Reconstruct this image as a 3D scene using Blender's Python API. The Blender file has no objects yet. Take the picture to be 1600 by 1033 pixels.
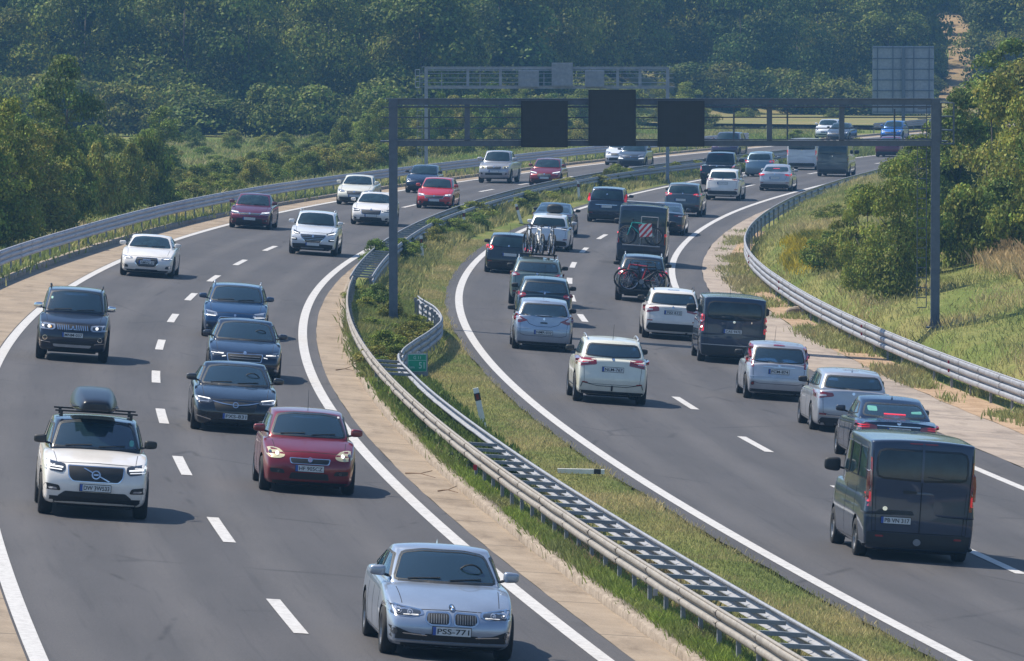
import bpy, bmesh, math, random
import numpy as np
from mathutils import Vector, Matrix
from mathutils.bvhtree import BVHTree
from mathutils.geometry import tessellate_polygon
random.seed(7); rng = np.random.default_rng(7)
SC = bpy.context.scene; COL = SC.collection
R = math.radians
# ---------------------------------------------------------------- camera, sky, sun, exposure
ZC = 9.0; FPX = 11100.0
cam = bpy.data.objects.new('camera', bpy.data.cameras.new('camera')); COL.objects.link(cam)
cam.data.sensor_width = 36.0; cam.data.lens = FPX / 1600 * 36.0
cam.data.clip_start = 1.0; cam.data.clip_end = 6000
PITCH = math.atan(466.5 / FPX)
cam.location = (0, 0, ZC); cam.rotation_euler = (math.pi / 2 - PITCH, 0, 0)
SC.camera = cam
SUNV = Vector((0.62, -0.22, -1.0)).normalized()      # direction the light travels
EL = math.asin(-SUNV.z)
world = bpy.data.worlds.new('World'); SC.world = world; world.use_nodes = True
nt = world.node_tree; sky = nt.nodes.new('ShaderNodeTexSky'); sky.sky_type = 'NISHITA'
sky.sun_disc = False; sky.sun_elevation = EL; sky.sun_rotation = math.atan2(-SUNV.x, -SUNV.y)
sky.air_density = 1.0; sky.dust_density = 0.35; sky.ozone_density = 3.5
nt.links.new(sky.outputs[0], nt.nodes['Background'].inputs[0]); nt.nodes['Background'].inputs[1].default_value = 0.11
sl = bpy.data.lights.new('sun', 'SUN'); sl.energy = 4.9; sl.angle = R(0.53); sl.color = (1.0, 0.91, 0.77)
sun = bpy.data.objects.new('sun', sl); COL.objects.link(sun); sun.rotation_euler = SUNV.to_track_quat('-Z', 'Y').to_euler()
SC.view_settings.view_transform = 'Standard'; SC.view_settings.look = 'None'
SC.view_settings.exposure = 0.60; SC.view_settings.gamma = 1.0
SC.cycles.volume_step_rate = 4; SC.cycles.volume_bounces = 0; SC.cycles.max_bounces = 5
SC.cycles.transparent_max_bounces = 8; SC.cycles.caustics_reflective = False; SC.cycles.caustics_refractive = False

# ---------------------------------------------------------------- road geometry
CO = [0.5517518833593087, -0.8436530502002595, -1.3440334223114483, 16.947811142184115, 11.72604275105061, -8.218674153975]
DCO = np.polyder(CO)
def cx(s):
    s = np.asarray(s, float); c = np.clip(s, 88, 520)
    return np.polyval(CO, (c - 300) / 200) + (s - c) * np.polyval(DCO, (c - 300) / 200) / 200
def cslope(s):
    c = np.clip(np.asarray(s, float), 88, 520)
    return np.polyval(DCO, (c - 300) / 200) / 200
def kk(s):
    t = np.clip((np.asarray(s, float) - 260) / 170, 0, 1); t = t * t * (3 - 2 * t)
    return 0.068 + (0.01 - 0.068) * t
def plane(s, o):
    return ZC - 8.4 - kk(s) * np.clip(o, -8, 24)
def P(s, o, dz=0.0):
    g = float(cslope(s)); n = math.hypot(1, g)
    return (float(cx(s)) + o / n, s - o * g / n, float(plane(s, o)) + dz)
def heading(s):
    return math.atan(float(cslope(s)))
def knots(ks, vs):
    ks = np.array(ks, float); vs = np.array(vs, float)
    h = np.diff(ks); d = np.diff(vs) / h
    m = np.zeros(len(ks)); m[1:-1] = (d[:-1] * h[1:] + d[1:] * h[:-1]) / (h[:-1] + h[1:])
    def f(s):
        s = min(max(s, ks[0]), ks[-1]); i = min(max(int(np.searchsorted(ks, s)) - 1, 0), len(h) - 1)
        t = (s - ks[i]) / h[i]
        return float((2*t**3 - 3*t*t + 1) * vs[i] + (t**3 - 2*t*t + t) * h[i] * m[i] + (-2*t**3 + 3*t*t) * vs[i+1] + (t**3 - t*t) * h[i] * m[i+1])
    return f
KS = [60, 100, 150, 200, 250, 300, 350, 400, 450, 620]
Lo = lambda s: -3.9
Lk = knots([60, 180, 225, 270, 315, 620], [-6.5, -6.4, -5.95, -5.45, -5.2, -5.2])
Li = knots([60, 100, 150, 200, 250, 300, 400, 620], [4.15, 4.1, 4.0, 3.85, 3.6, 3.4, 3.6, 3.7])
Lst = knots([60, 100, 150, 200, 250, 300, 400, 620], [4.6, 4.55, 4.38, 4.24, 4.03, 3.75, 3.9, 4.0])
Lkb = knots([60, 100, 150, 200, 225, 250, 300, 400, 620], [5.3, 5.26, 5.18, 4.98, 4.75, 4.4, 4.1, 4.2, 4.3])
Ri = knots(KS, [10.1, 9.75, 9.35, 8.88, 8.27, 7.75, 7.65, 7.9, 8.2, 8.2])
Rd = knots(KS, [14.2, 14.05, 13.55, 12.95, 12.15, 11.4, 11.45, 11.95, 12.2, 12.3])
Ro = knots(KS, [19.0, 18.8, 18.0, 17.15, 16.15, 15.2, 14.95, 15.6, 16.1, 16.2])
Rg = knots(KS, [9.5, 9.3, 8.9, 8.45, 7.8, 7.3, 7.2, 7.45, 7.7, 7.7])
Rc = knots(KS, [20.2, 20.0, 19.3, 18.4, 17.4, 16.4, 16.2, 16.8, 17.2, 17.3])
Rs = knots(KS, [23.0, 22.6, 21.7, 20.5, 19.0, 17.5, 17.1, 17.6, 18.0, 18.1])
RR = knots(KS, [25.0, 24.6, 23.4, 21.7, 19.9, 18.1, 17.95, 18.6, 19.0, 19.0])
ML = knots([60, 100, 150, 200, 250, 300, 400, 440, 620], [5.75, 5.7, 5.45, 5.12, 4.88, 4.55, 4.6, 5.6, 6.2])
MR = knots([60, 100, 137, 168, 174, 178, 184, 192, 201, 209, 218], [6.7, 6.63, 6.35, 6.05, 6.02, 6.15, 6.6, 7.26, 7.76, 7.68, 7.2])
MF = knots([233, 257, 280, 300, 321, 371, 390, 420, 440, 620], [5.6, 5.5, 5.27, 5.1, 5.1, 5.3, 5.6, 6.8, 7.3, 7.5])
LR = knots([60, 180, 227, 260, 320, 400, 450, 620], [-7.0, -6.9, -6.3, -5.8, -5.75, -5.75, -5.8, -5.9])

def unproject(x, y, up=0.0, dz=0.0):
    """pixel of the 1600 px frame -> road parameters (s, o) on the carriageway plane raised by up"""
    c, sn = math.cos(PITCH), math.sin(PITCH)
    r = x - 800; u = 516.5 - y
    Y = FPX * c + u * sn; Z = -FPX * sn + u * c
    H = 8.4 - up; g = np.linspace(60, 700, 3201); gx = cx(g)
    for _ in range(40):
        t = -H / Z; X = r * t; YY = Y * t
        dd = np.hypot(g - YY, gx - X); i = int(dd.argmin()); o = dd[i] * (1 if X > gx[i] else -1)
        H = .5 * H + .5 * (8.4 - up + float(kk(g[i])) * o)
    return float(g[i]), float(o)

# ---------------------------------------------------------------- object helpers
def tag(o, label=None, cat=None, group=None, kind=None):
    if label: o['label'] = label
    if cat: o['category'] = cat
    if group: o['group'] = group
    if kind: o['kind'] = kind
    return o
def empty(name, loc=(0, 0, 0), rot=(0, 0, 0)):
    o = bpy.data.objects.new(name, None); COL.objects.link(o); o.location = loc; o.rotation_euler = rot; o.empty_display_size = .3
    return o
def link(name, me, mats=None, parent=None, smooth=False):
    if mats is not None:
        me.materials.clear()
        for m in (mats if isinstance(mats, (list, tuple)) else [mats]): me.materials.append(m)
    if smooth: me.shade_smooth()
    o = bpy.data.objects.new(name, me); COL.objects.link(o)
    if parent is not None: o.parent = parent
    return o
def mesh_np(name, V, F, mats=None, parent=None, smooth=False, attr=None):
    me = bpy.data.meshes.new(name); V = np.asarray(V, np.float32); F = np.asarray(F, np.int32); n = F.shape[1]
    me.vertices.add(len(V)); me.vertices.foreach_set('co', V.ravel())
    me.loops.add(F.size); me.loops.foreach_set('vertex_index', F.ravel())
    me.polygons.add(len(F)); me.polygons.foreach_set('loop_start', np.arange(0, F.size, n, dtype=np.int32))
    me.polygons.foreach_set('loop_total', np.full(len(F), n, np.int32))
    if smooth: me.polygons.foreach_set('use_smooth', np.ones(len(F), bool))
    me.update(); me.validate()
    if attr is not None:
        a = me.color_attributes.new('tint', 'FLOAT_COLOR', 'POINT')
        c = np.ones((len(V), 4), np.float32); c[:, :3] = attr; a.data.foreach_set('color', c.ravel())
    return link(name, me, mats, parent)
class MB:
    """collects boxes, tubes and extrusions and links them as one mesh"""
    def __init__(s): s.v = []; s.f = []; s.m = []
    def add(s, vs, fs, mi=0):
        b = len(s.v); s.v += [tuple(v) for v in vs]; s.f += [tuple(b + i for i in f) for f in fs]; s.m += [mi] * len(fs)
    def box(s, c, d, mi=0, M=None, taper=1.0):
        x, y, z = c; a, b, h = d[0] / 2, d[1] / 2, d[2] / 2
        vs = [Vector((x + i * a * (taper if k > 0 else 1), y + j * b * (taper if k > 0 else 1), z + k * h)) for k in (-1, 1) for j in (-1, 1) for i in (-1, 1)]
        if M is not None: vs = [M @ v for v in vs]
        s.add(vs, [(0, 2, 3, 1), (4, 5, 7, 6), (0, 1, 5, 4), (2, 6, 7, 3), (0, 4, 6, 2), (1, 3, 7, 5)], mi)
    def tube(s, pts, r, n=8, mi=0, closed=False, r2=None):
        pts = [Vector(p) for p in pts]; m = len(pts); vs = []
        for i, p in enumerate(pts):
            a = pts[(i - 1) % m] if (closed or i > 0) else p; b = pts[(i + 1) % m] if (closed or i < m - 1) else p
            t = (b - a).normalized() if (b - a).length > 1e-9 else Vector((0, 0, 1))
            u = t.cross(Vector((0, 0, 1)));
            if u.length < 1e-3: u = t.cross(Vector((0, 1, 0)))
            u.normalize(); w = t.cross(u)
            rr = r if r2 is None else r + (r2 - r) * i / max(1, m - 1)
            vs += [p + (u * math.cos(2 * math.pi * k / n) + w * math.sin(2 * math.pi * k / n)) * rr for k in range(n)]
        fs = []
        for i in range(m if closed else m - 1):
            j = (i + 1) % m
            fs += [(i * n + k, i * n + (k + 1) % n, j * n + (k + 1) % n, j * n + k) for k in range(n)]
        if not closed: fs += [tuple(range(n))[::-1], tuple((m - 1) * n + k for k in range(n))]
        s.add(vs, fs, mi)
    def lathe(s, prof, axis='x', n=24, mi=0, c=(0, 0, 0)):
        vs = []; m = len(prof)
        for k in range(n):
            a = 2 * math.pi * k / n
            for (t, r) in prof: vs.append((c[0] + t, c[1] + r * math.cos(a), c[2] + r * math.sin(a)))
        fs = [(k * m + i, k * m + i + 1, ((k + 1) % n) * m + i + 1, ((k + 1) % n) * m + i) for k in range(n) for i in range(m - 1)]
        s.add(vs, fs, mi)
    def build(s, name, mats, parent=None, smooth=False):
        me = bpy.data.meshes.new(name); me.from_pydata(s.v, [], s.f); me.update()
        bm = bmesh.new(); bm.from_mesh(me); bmesh.ops.recalc_face_normals(bm, faces=bm.faces); bm.to_mesh(me); bm.free()
        me.materials.clear()
        for m in (mats if isinstance(mats, (list, tuple)) else [mats]): me.materials.append(m)
        me.polygons.foreach_set('material_index', s.m)
        if smooth: me.shade_smooth(); 
        o = bpy.data.objects.new(name, me); COL.objects.link(o)
        if parent is not None: o.parent = parent
        return o

# ---------------------------------------------------------------- materials
def nmat(name, rough=.5, metal=0., base=(.5, .5, .5), spec=.5, coat=0.):
    m = bpy.data.materials.new(name); m.use_nodes = True; b = m.node_tree.nodes['Principled BSDF']
    b.inputs['Base Color'].default_value = (*base, 1); b.inputs['Roughness'].default_value = rough; b.inputs['Metallic'].default_value = metal
    b.inputs['Specular IOR Level'].default_value = spec; b.inputs['Coat Weight'].default_value = coat; b.inputs['Coat Roughness'].default_value = .04
    return m, m.node_tree, b
def N(t, k, **kw):
    n = t.nodes.new(k)
    for a, b in kw.items(): setattr(n, a, b)
    return n
def noise(t, scale, detail=4, rough=.6, vec=None, dist=0.):
    n = N(t, 'ShaderNodeTexNoise'); n.inputs['Scale'].default_value = scale; n.inputs['Detail'].default_value = detail
    n.inputs['Roughness'].default_value = rough; n.inputs['Distortion'].default_value = dist
    if vec is not None: t.links.new(vec, n.inputs['Vector'])
    return n.outputs['Fac']
def ramp(t, fac, stops):
    r = N(t, 'ShaderNodeValToRGB'); e = r.color_ramp.elements
    while len(e) < len(stops): e.new(.5)
    for el, (p, c) in zip(e, stops): el.position = p; el.color = (*c, 1) if len(c) == 3 else c
    t.links.new(fac, r.inputs[0]); return r.outputs[0]
def mix(t, fac, a, b, mode='MIX'):
    m = N(t, 'ShaderNodeMix', data_type='RGBA', blend_type=mode)
    if isinstance(fac, (int, float)): m.inputs[0].default_value = fac
    else: t.links.new(fac, m.inputs[0])
    for i, v in ((6, a), (7, b)):
        if isinstance(v, tuple): m.inputs[i].default_value = (*v[:3], 1)
        else: t.links.new(v, m.inputs[i])
    return m.outputs[2]
def gcoord(t):
    return N(t, 'ShaderNodeNewGeometry').outputs['Position']
def scaled(t, vec, sx, sy, sz):
    m = N(t, 'ShaderNodeMapping'); m.inputs['Scale'].default_value = (sx, sy, sz); t.links.new(vec, m.inputs[0]); return m.outputs[0]
def bump(t, b, h, strength=.3, dist=.02):
    n = N(t, 'ShaderNodeBump'); n.inputs['Strength'].default_value = strength; n.inputs['Distance'].default_value = dist
    t.links.new(h, n.inputs['Height']); t.links.new(n.outputs[0], b.inputs['Normal'])
def surface_mat(name, stops, scale=3., rough=.85, fine=None, fs=60., bumpk=.0, aniso=None, spec=.3):
    m, t, b = nmat(name, rough, spec=spec); v = gcoord(t)
    if aniso: v = scaled(t, v, *aniso)
    c = ramp(t, noise(t, scale, 6, .65, v), stops)
    if fine:
        f = ramp(t, noise(t, fs, 3, .7, gcoord(t)), [(.3, (fine[0],) * 3), (.7, (fine[1],) * 3)])
        c = mix(t, 1.0, c, f, 'MULTIPLY')
    t.links.new(c, b.inputs['Base Color'])
    if bumpk: bump(t, b, noise(t, fs, 3, .7, gcoord(t)), bumpk, .01)
    return m
def asphalt():
    m, t, b = nmat('asphalt', .78, spec=.35)
    uv = N(t, 'ShaderNodeUVMap'); uv.uv_map = 'lane'
    sp = N(t, 'ShaderNodeSeparateXYZ'); t.links.new(uv.outputs[0], sp.inputs[0])
    big = ramp(t, noise(t, .8, 5, .6, scaled(t, uv.outputs[0], 1, .12, 1)), [(.3, (.057, .0555, .058)), (.7, (.077, .074, .077))])
    w = N(t, 'ShaderNodeMath', operation='SINE'); mm = N(t, 'ShaderNodeMath', operation='MULTIPLY'); mm.inputs[1].default_value = 2 * math.pi / 1.95
    t.links.new(sp.outputs[0], mm.inputs[0]); t.links.new(mm.outputs[0], w.inputs[0])
    trk = ramp(t, w.outputs[0], [(0., (.84, .84, .86)), (1., (1.12, 1.11, 1.10))])
    c = mix(t, .8, big, trk, 'MULTIPLY')
    # sealed joints and repair seams across and along the lanes
    streak = ramp(t, noise(t, 9., 3, .5, scaled(t, uv.outputs[0], 1, .02, 1)), [(.33, (.66, .66, .68)), (.42, (1, 1, 1)), (.62, (1, 1, 1)), (.72, (1.16, 1.14, 1.12))])
    c = mix(t, .4, c, streak, 'MULTIPLY')
    crk = N(t, 'ShaderNodeTexVoronoi', feature='DISTANCE_TO_EDGE'); crk.inputs['Scale'].default_value = .22; t.links.new(mix(t, .12, scaled(t, uv.outputs[0], 1, .35, 1), N(t, 'ShaderNodeTexNoise').outputs['Color'], 'ADD'), crk.inputs['Vector'])
    cm = ramp(t, crk.outputs['Distance'], [(0., (.45, .45, .46)), (.006, (.6, .6, .6)), (.014, (1, 1, 1))])
    c = mix(t, ramp(t, noise(t, .35, 3, .6, uv.outputs[0]), [(.48, (0, 0, 0)), (.6, (.8, .8, .8))]), c, mix(t, 1., c, cm, 'MULTIPLY'))
    spot = ramp(t, noise(t, 1.6, 4, .7, scaled(t, uv.outputs[0], 1, .4, 1)), [(.26, (.72, .72, .73)), (.36, (1, 1, 1))]); c = mix(t, .35, c, spot, 'MULTIPLY')
    g = ramp(t, noise(t, 38., 2, .8, gcoord(t)), [(.28, (.62, .62, .63)), (.5, (1, 1, 1)), (.74, (1.5, 1.48, 1.45))])
    c = mix(t, .85, c, g, 'MULTIPLY')
    t.links.new(c, b.inputs['Base Color']); bump(t, b, noise(t, 55., 2, .8, gcoord(t)), .25, .008)
    return m
M = {}
M['asphalt'] = asphalt()
M['concrete'] = surface_mat('shoulder_concrete', [(.2, (.20, .158, .115)), (.5, (.28, .225, .168)), (.8, (.34, .28, .215))], .7, .9, (.8, 1.12), 30, .15)
M['patched_concrete'] = surface_mat('patched_concrete', [(.25, (.16, .14, .125)), (.45, (.30, .25, .21)), (.8, (.41, .35, .29))], .45, .9, (.75, 1.15), 25, .15)
M['kerb'] = surface_mat('kerb_concrete', [(.25, (.15, .12, .09)), (.55, (.30, .25, .20)), (.8, (.42, .36, .29))], 4., .9, (.7, 1.2), 35, .3)
M['sand'] = surface_mat('sandy_verge', [(.25, (.20, .13, .075)), (.5, (.36, .25, .16)), (.8, (.46, .34, .23))], 1.4, .95, (.7, 1.2), 18, .3)
def add_joints(m, every, dark=.55):
    t = m.node_tree; b = t.nodes['Principled BSDF']; src = b.inputs['Base Color'].links[0].from_socket
    uv = N(t, 'ShaderNodeUVMap'); uv.uv_map = 'lane'; sp = N(t, 'ShaderNodeSeparateXYZ'); t.links.new(uv.outputs[0], sp.inputs[0])
    d = N(t, 'ShaderNodeMath', operation='DIVIDE'); d.inputs[1].default_value = every; t.links.new(sp.outputs[1], d.inputs[0]); f = N(t, 'ShaderNodeMath', operation='FRACT'); t.links.new(d.outputs[0], f.inputs[0])
    k = ramp(t, f.outputs[0], [(0., (dark,) * 3), (.016, (dark,) * 3), (.022, (1, 1, 1)), (1., (1, 1, 1))])
    st = ramp(t, noise(t, 1.1, 6, .7, scaled(t, uv.outputs[0], 1, .25, 1)), [(.30, (.62, .60, .58)), (.48, (1, 1, 1)), (.7, (1.08, 1.07, 1.05))])
    t.links.new(mix(t, 1., mix(t, 1., src, k, 'MULTIPLY'), st, 'MULTIPLY'), b.inputs['Base Color'])
add_joints(M['concrete'], 6.); add_joints(M['patched_concrete'], 7.5, .5)
def line_mat():
    m, t, b = nmat('road_paint', .6)
    c = ramp(t, noise(t, 7., 9, .8, gcoord(t)), [(.30, (.16, .155, .15)), (.40, (.38, .37, .36)), (.52, (.50, .49, .48)), (.8, (.58, .57, .56))])
    t.links.new(c, b.inputs['Base Color']); return m
M['paint_line'] = line_mat()
def grass_ground():
    m, t, b = nmat('meadow_ground', .95, spec=.1); v = gcoord(t)
    a = ramp(t, noise(t, .35, 6, .65, scaled(t, v, 1, .35, 1)), [(.25, (.07, .11, .025)), (.45, (.12, .15, .04)), (.62, (.20, .19, .07)), (.80, (.28, .22, .10))])
    f = ramp(t, noise(t, 9., 5, .75, scaled(t, v, 1, .4, 1)), [(.25, (.5, .55, .5)), (.5, (1, 1, 1)), (.78, (1.45, 1.4, 1.3))])
    t.links.new(mix(t, 1., a, f, 'MULTIPLY'), b.inputs['Base Color']); bump(t, b, noise(t, 9., 4, .7, v), .6, .08); return m
M['ground'] = grass_ground()
def galv(name, c0, c1, rough=.5, metal=.55, rust=False):
    m, t, b = nmat(name, rough, metal); v = gcoord(t)
    c = ramp(t, noise(t, 5., 5, .7, v), [(.3, c0), (.7, c1)])
    if rust: c = mix(t, ramp(t, noise(t, 1.2, 5, .7, v), [(.58, (0, 0, 0)), (.75, (.35, .35, .35))]), c, (.24, .15, .09))
    t.links.new(c, b.inputs['Base Color']); return m
M['galv'] = galv('galvanised_steel', (.23, .24, .27), (.38, .39, .42), .55, .3)
M['galv_lilac'] = galv('lightened_zinc', (.36, .36, .42), (.52, .52, .58), .55, .15)  # zinc colour lightened to make up for the rail facing away from the sun
M['galv_dirty'] = galv('weathered_galvanised_steel', (.30, .27, .24), (.44, .40, .36), .6, .2, True)
M['galv_dark'] = galv('dull_galvanised_steel', (.16, .18, .21), (.26, .28, .31), .55, .3)
M['gantry'] = galv('gantry_painted_steel', (.075, .095, .13), (.11, .135, .175), .5, .2)
M['gantry_far'] = galv('gantry_galvanised_steel', (.20, .225, .27), (.30, .325, .37), .55, .2)

# ---------------------------------------------------------------- ribbons along the road
def srange(a, b):
    out = [a]
    while out[-1] < b: out.append(min(b, out[-1] + max(1.2, out[-1] * .012)))
    return out
def ribbon(name, oa, ob, s0, s1, dz, mat, nx=1, kind='structure', wear=0.0):
    ss = srange(s0, s1); V = []; UV = []
    for s in ss:
        a, b = oa(s), ob(s)
        for i in range(nx + 1):
            o = a + (b - a) * i / nx
            if wear and i in (0, nx): o += random.uniform(-wear, wear)
            V.append(P(s, o, dz)); UV.append((o, s))
    F = [(j * (nx + 1) + i, j * (nx + 1) + i + 1, (j + 1) * (nx + 1) + i + 1, (j + 1) * (nx + 1) + i) for j in range(len(ss) - 1) for i in range(nx)]
    ob_ = mesh_np(name, V, F, mat); me = ob_.data
    uv = me.uv_layers.new(name='lane'); li = np.empty(len(me.loops), np.int32); me.loops.foreach_get('vertex_index', li)
    uv.data.foreach_set('uv', np.array(UV, np.float32)[li].ravel())
    if kind: ob_['kind'] = kind
    return ob_
S0, S1 = 62, 760
OFS = lambda f, d: (lambda s: f(s) + d)
ribbon('road_left', OFS(Lo, -.22), Lst, S0, S1, 0, M['asphalt'], 6)
ribbon('road_right', Rg, Rc, S0, S1, 0, M['asphalt'], 8, wear=.04)
ribbon('hard_shoulder_left', Lk, OFS(Lo, -.16), S0, S1, .004, M['concrete'], 3)
ribbon('drainage_gutter', Lst, Lkb, S0, 300, .004, M['concrete'], 2, wear=.012)
ribbon('hard_shoulder_right', Rc, Rs, S0, 372, .004, M['patched_concrete'], 3, wear=.03)
ribbon('sandy_verge', Rs, OFS(RR, .1), S0, 330, .012, M['sand'], 3, wear=.05)
W_ = .125
ribbon('edge_line_left_outer', OFS(Lo, -W_), OFS(Lo, W_), S0, S1, .008, M['paint_line'])
ribbon('edge_line_left_inner', OFS(Li, -W_), OFS(Li, W_), S0, S1, .008, M['paint_line'])
ribbon('edge_line_right_inner', OFS(Ri, -W_), OFS(Ri, W_), S0, S1, .008, M['paint_line'])
ribbon('edge_line_right_outer', OFS(Ro, -W_), OFS(Ro, W_), S0, S1, .008, M['paint_line'])
def dashes(name, f, first, w=.105):
    V = []; F = []; s = first - 18 * 3
    while s < 740:
        ss = [s + i * 1.0 for i in range(7)]
        for q in ss: V += [P(q, f(q) - w, .009), P(q, f(q) + w, .009)]
        b = len(V) - 14
        F += [(b + 2 * i, b + 2 * i + 1, b + 2 * i + 3, b + 2 * i + 2) for i in range(6)]
        s += 17.75 if s < 200 else 16.8
    mesh_np(name, V, F, M['paint_line'])['kind'] = 'structure'
M['galv_warm'] = galv('dusty_galvanised_steel', (.22, .20, .18), (.36, .33, .29), .6, .2, True)
dashes('lane_dashes_left', lambda s: 0.0, 99.7)
dashes('lane_dashes_right', Rd, 104.0)
def kerb(name, f, s0, s1, w, h, side):
    V = []; F = []; ss = srange(s0, s1)
    for s in ss:
        o = f(s); j = random.uniform(-.012, .012)
        V += [P(s, o, -.1), P(s, o, h - .03 + j), P(s, o + side * .03, h + j), P(s, o + side * w, h + j), P(s, o + side * w, -.1)]
    for i in range(len(ss) - 1):
        for k in range(4): F.append((i * 5 + k, i * 5 + k + 1, (i + 1) * 5 + k + 1, (i + 1) * 5 + k))
    ob = mesh_np(name, V, F, M['kerb']); ob['kind'] = 'structure'; return ob
kerb('kerb_inner', Lkb, S0, 262, .24, .15, 1)
kerb('kerb_outer', Lk, S0, 600, .22, .15, -1)
# terrain: one sheet under everything, in road coordinates near the road and rising into the wooded hill
def hillz(X, Y):
    y0 = 590 + 90 / (1 + math.exp(-(X - 12) / 6))
    t = max(0, Y - y0)
    return .085 * min(t, 150) + .2 * min(max(0, t - 150), 320)
def gnd(s, o):
    """terrain height above the carriageway plane"""
    lk, mr, rg, rr = Lk(s), ML(s), Rg(s), RR(s)
    pts = [(-200, 1.2), (-60, .6), (-20, .1), (lk - 2.5, -.05), (lk - .25, .10), (lk - .1, -.12), (Lkb(s) + .06, -.12), (Lkb(s) + .3, .13),
           (ML(s) + .4, .12), ((ML(s) + rg) / 2, .02), (rg - .15, .0), (rg + .1, -.12), (Rs(s) - .1, -.12), (Rs(s) + .12, -.0), (rr, -.02), (rr + .5, .12), (rr + 1.4, .95), (rr + 4, 1.6), (rr + 12, 3.3), (rr + 35, 7.0), (rr + 110, 13)]
    if s > 430:
        q = min(1, (s - 430) / 80.); pts = [(a, b if a < rr else b * (1 - .93 * q)) for a, b in pts]
    return float(np.interp(o, [a for a, b in pts], [b for a, b in pts]))
def ground_at(s, o):
    x, y, z = P(s, o, gnd(s, o)); return x, y, z + hillz(x, y)
def terrain():
    ss = [60.]
    while ss[-1] < 1500: ss.append(ss[-1] + (2.0 if ss[-1] < 460 else 6 if ss[-1] < 900 else 40))
    V = []; nn = None
    for s in ss:
        lk, lb, ml, rg, rs, rr = Lk(s), Lkb(s), ML(s), Rg(s), Rs(s), RR(s)
        os_ = [-420, -300, -200, -140, -100, -70, -50, -35, -25, -18, -13, -10, lk - 2.5, lk - 1.2, lk - .25, lk - .1, -2, 2, lb + .06, lb + .3, ml + .4, ml + 1.2, (ml + rg) / 2, rg - .6, rg - .15, rg + .1, rg + 4, rs - .1, rs + .12, rr, rr + .5, rr + .95, rr + 1.4] + [rr + k for k in (2, 3, 4, 6, 8, 10, 12, 15, 19, 24, 30, 35, 45, 60, 80, 110, 160, 260, 420)]
        nn = len(os_)
        for o in os_:
            x, y, z = ground_at(s, o)
            rough = .0 if lk - 3 < o < rr + 1 else .13
            z += rough * (math.sin(x * .35 + y * .11) * math.cos(y * .19 - x * .13))
            V.append((x, y, z))
    F = [(j * nn + i, j * nn + i + 1, (j + 1) * nn + i + 1, (j + 1) * nn + i) for j in range(len(ss) - 1) for i in range(nn - 1)]
    mesh_np('ground', V, F, M['ground'], smooth=True)['kind'] = 'structure'
terrain()

# ---------------------------------------------------------------- guardrails
def wprofile(n, h, d):
    """(outward, down) points of a corrugated beam with n ribs over height h"""
    out = []
    for i in range(n):
        z0 = -h * i / n; z1 = -h * (i + .78) / n
        out += [(0.0, z0), (d * .8, z0 - .012), (d, z0 - .04), (d, z1 + .05), (d * .7, z1 + .015), (0.0, z1)]
        if i < n - 1: out += [(0.0, -h * (i + 1) / n)]
    return out
def beam(name, f, s0, s1, side, top, n, h, d, mat, parent, step=None, wob=.006):
    pr = wprofile(n, h, d); V = []; F = []; s = s0; ss = [s0]
    while ss[-1] < s1: ss.append(min(s1, ss[-1] + 1.33))
    m = len(pr)
    for s in ss:
        w = random.uniform(-wob, wob); w2 = random.uniform(-wob, wob)
        for (a, z) in pr: V.append(P(s, f(s) + side * a + w, top + z + w2))
    for i in range(len(ss) - 1):
        for k in range(m - 1): F.append((i * m + k, i * m + k + 1, (i + 1) * m + k + 1, (i + 1) * m + k))
    # overlapped joints between sections, with bolt heads
    s = s0 + 2.; 
    while s < min(s1, 330) - .3:
        b0 = len(V)
        for q in (s, s + .22):
            for (a, z) in pr: V.append(P(q, f(q) + side * (a + .009), top + z + .004))
        for k in range(m - 1): F.append((b0 + k, b0 + k + 1, b0 + m + k + 1, b0 + m + k))
        for q in (s + .05, s + .17):
            for zz in (-h * .12, -h * .55):
                b0 = len(V)
                for (du, dv) in ((-.018, -.018), (.018, -.018), (.018, .018), (-.018, .018)): V.append(P(q + du * 2.2, f(q) + side * (d + .018), top + zz + dv))
                F.append((b0, b0 + 1, b0 + 2, b0 + 3))
        s += 4.0
    return mesh_np(name, V, F, mat, parent)
def thing(name, label, cat, group=None):
    return tag(empty(name), label, cat, group)
def rail(label, f, s0, s1, side, n=2, top=.76, h=.32, d=.065, mat='galv', post_step=2.0, posts=True, pmat='galv_dark', group='steel guardrails along the carriageways', foot=-.1):
    t = thing('guardrail', label, 'guardrail', group)
    beam('beam', f, s0, s1, side, top, n, h, d, M[mat], t)
    # rounded cap along the top edge
    mb = MB(); pts = []; s = s0
    while s <= s1: pts.append(P(s, f(s) + side * d * .35, top + .012)); s += 1.33
    mb.tube(pts, .026, 6); mb.build('top_cap', M[mat], t, True)
    if posts:
        allp = []; s = s0 + .5
        while s < s1: allp.append(s); s += post_step
        rest = MB(); pm = None
        for i, s in enumerate(allp):
            b = P(s, f(s) - side * .05, 0); yaw = -heading(s)
            if i < 98:
                if pm is None:
                    q = MB(); q.box((0, 0, (top - .05 + foot) / 2), (.06, .11, top - .05 - foot)); q.box((0, .0, top - .12), (.10, .09, .1))
                    o = q.build('post', M[pmat], t); pm = o.data
                else: o = link('post', pm, None, t)
                o.location = b; o.rotation_euler = (0, 0, yaw)
            else: rest.box((b[0], b[1], b[2] + (top - .05 + foot) / 2), (.06, .11, top - .05 - foot))
        if rest.v:
            o = rest.build('post', M[pmat], t); o['kind'] = 'stuff'
    return t
ladder = rail('double median guardrail with ladder-like spacer bars in the foreground, below the green kilometre sign', OFS(ML, .07), 64, 232, -1, mat='galv_warm')
beam('beam', OFS(MR, -.08), 64, 178, 1, .76, 2, .34, .075, M['galv'], ladder)
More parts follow.
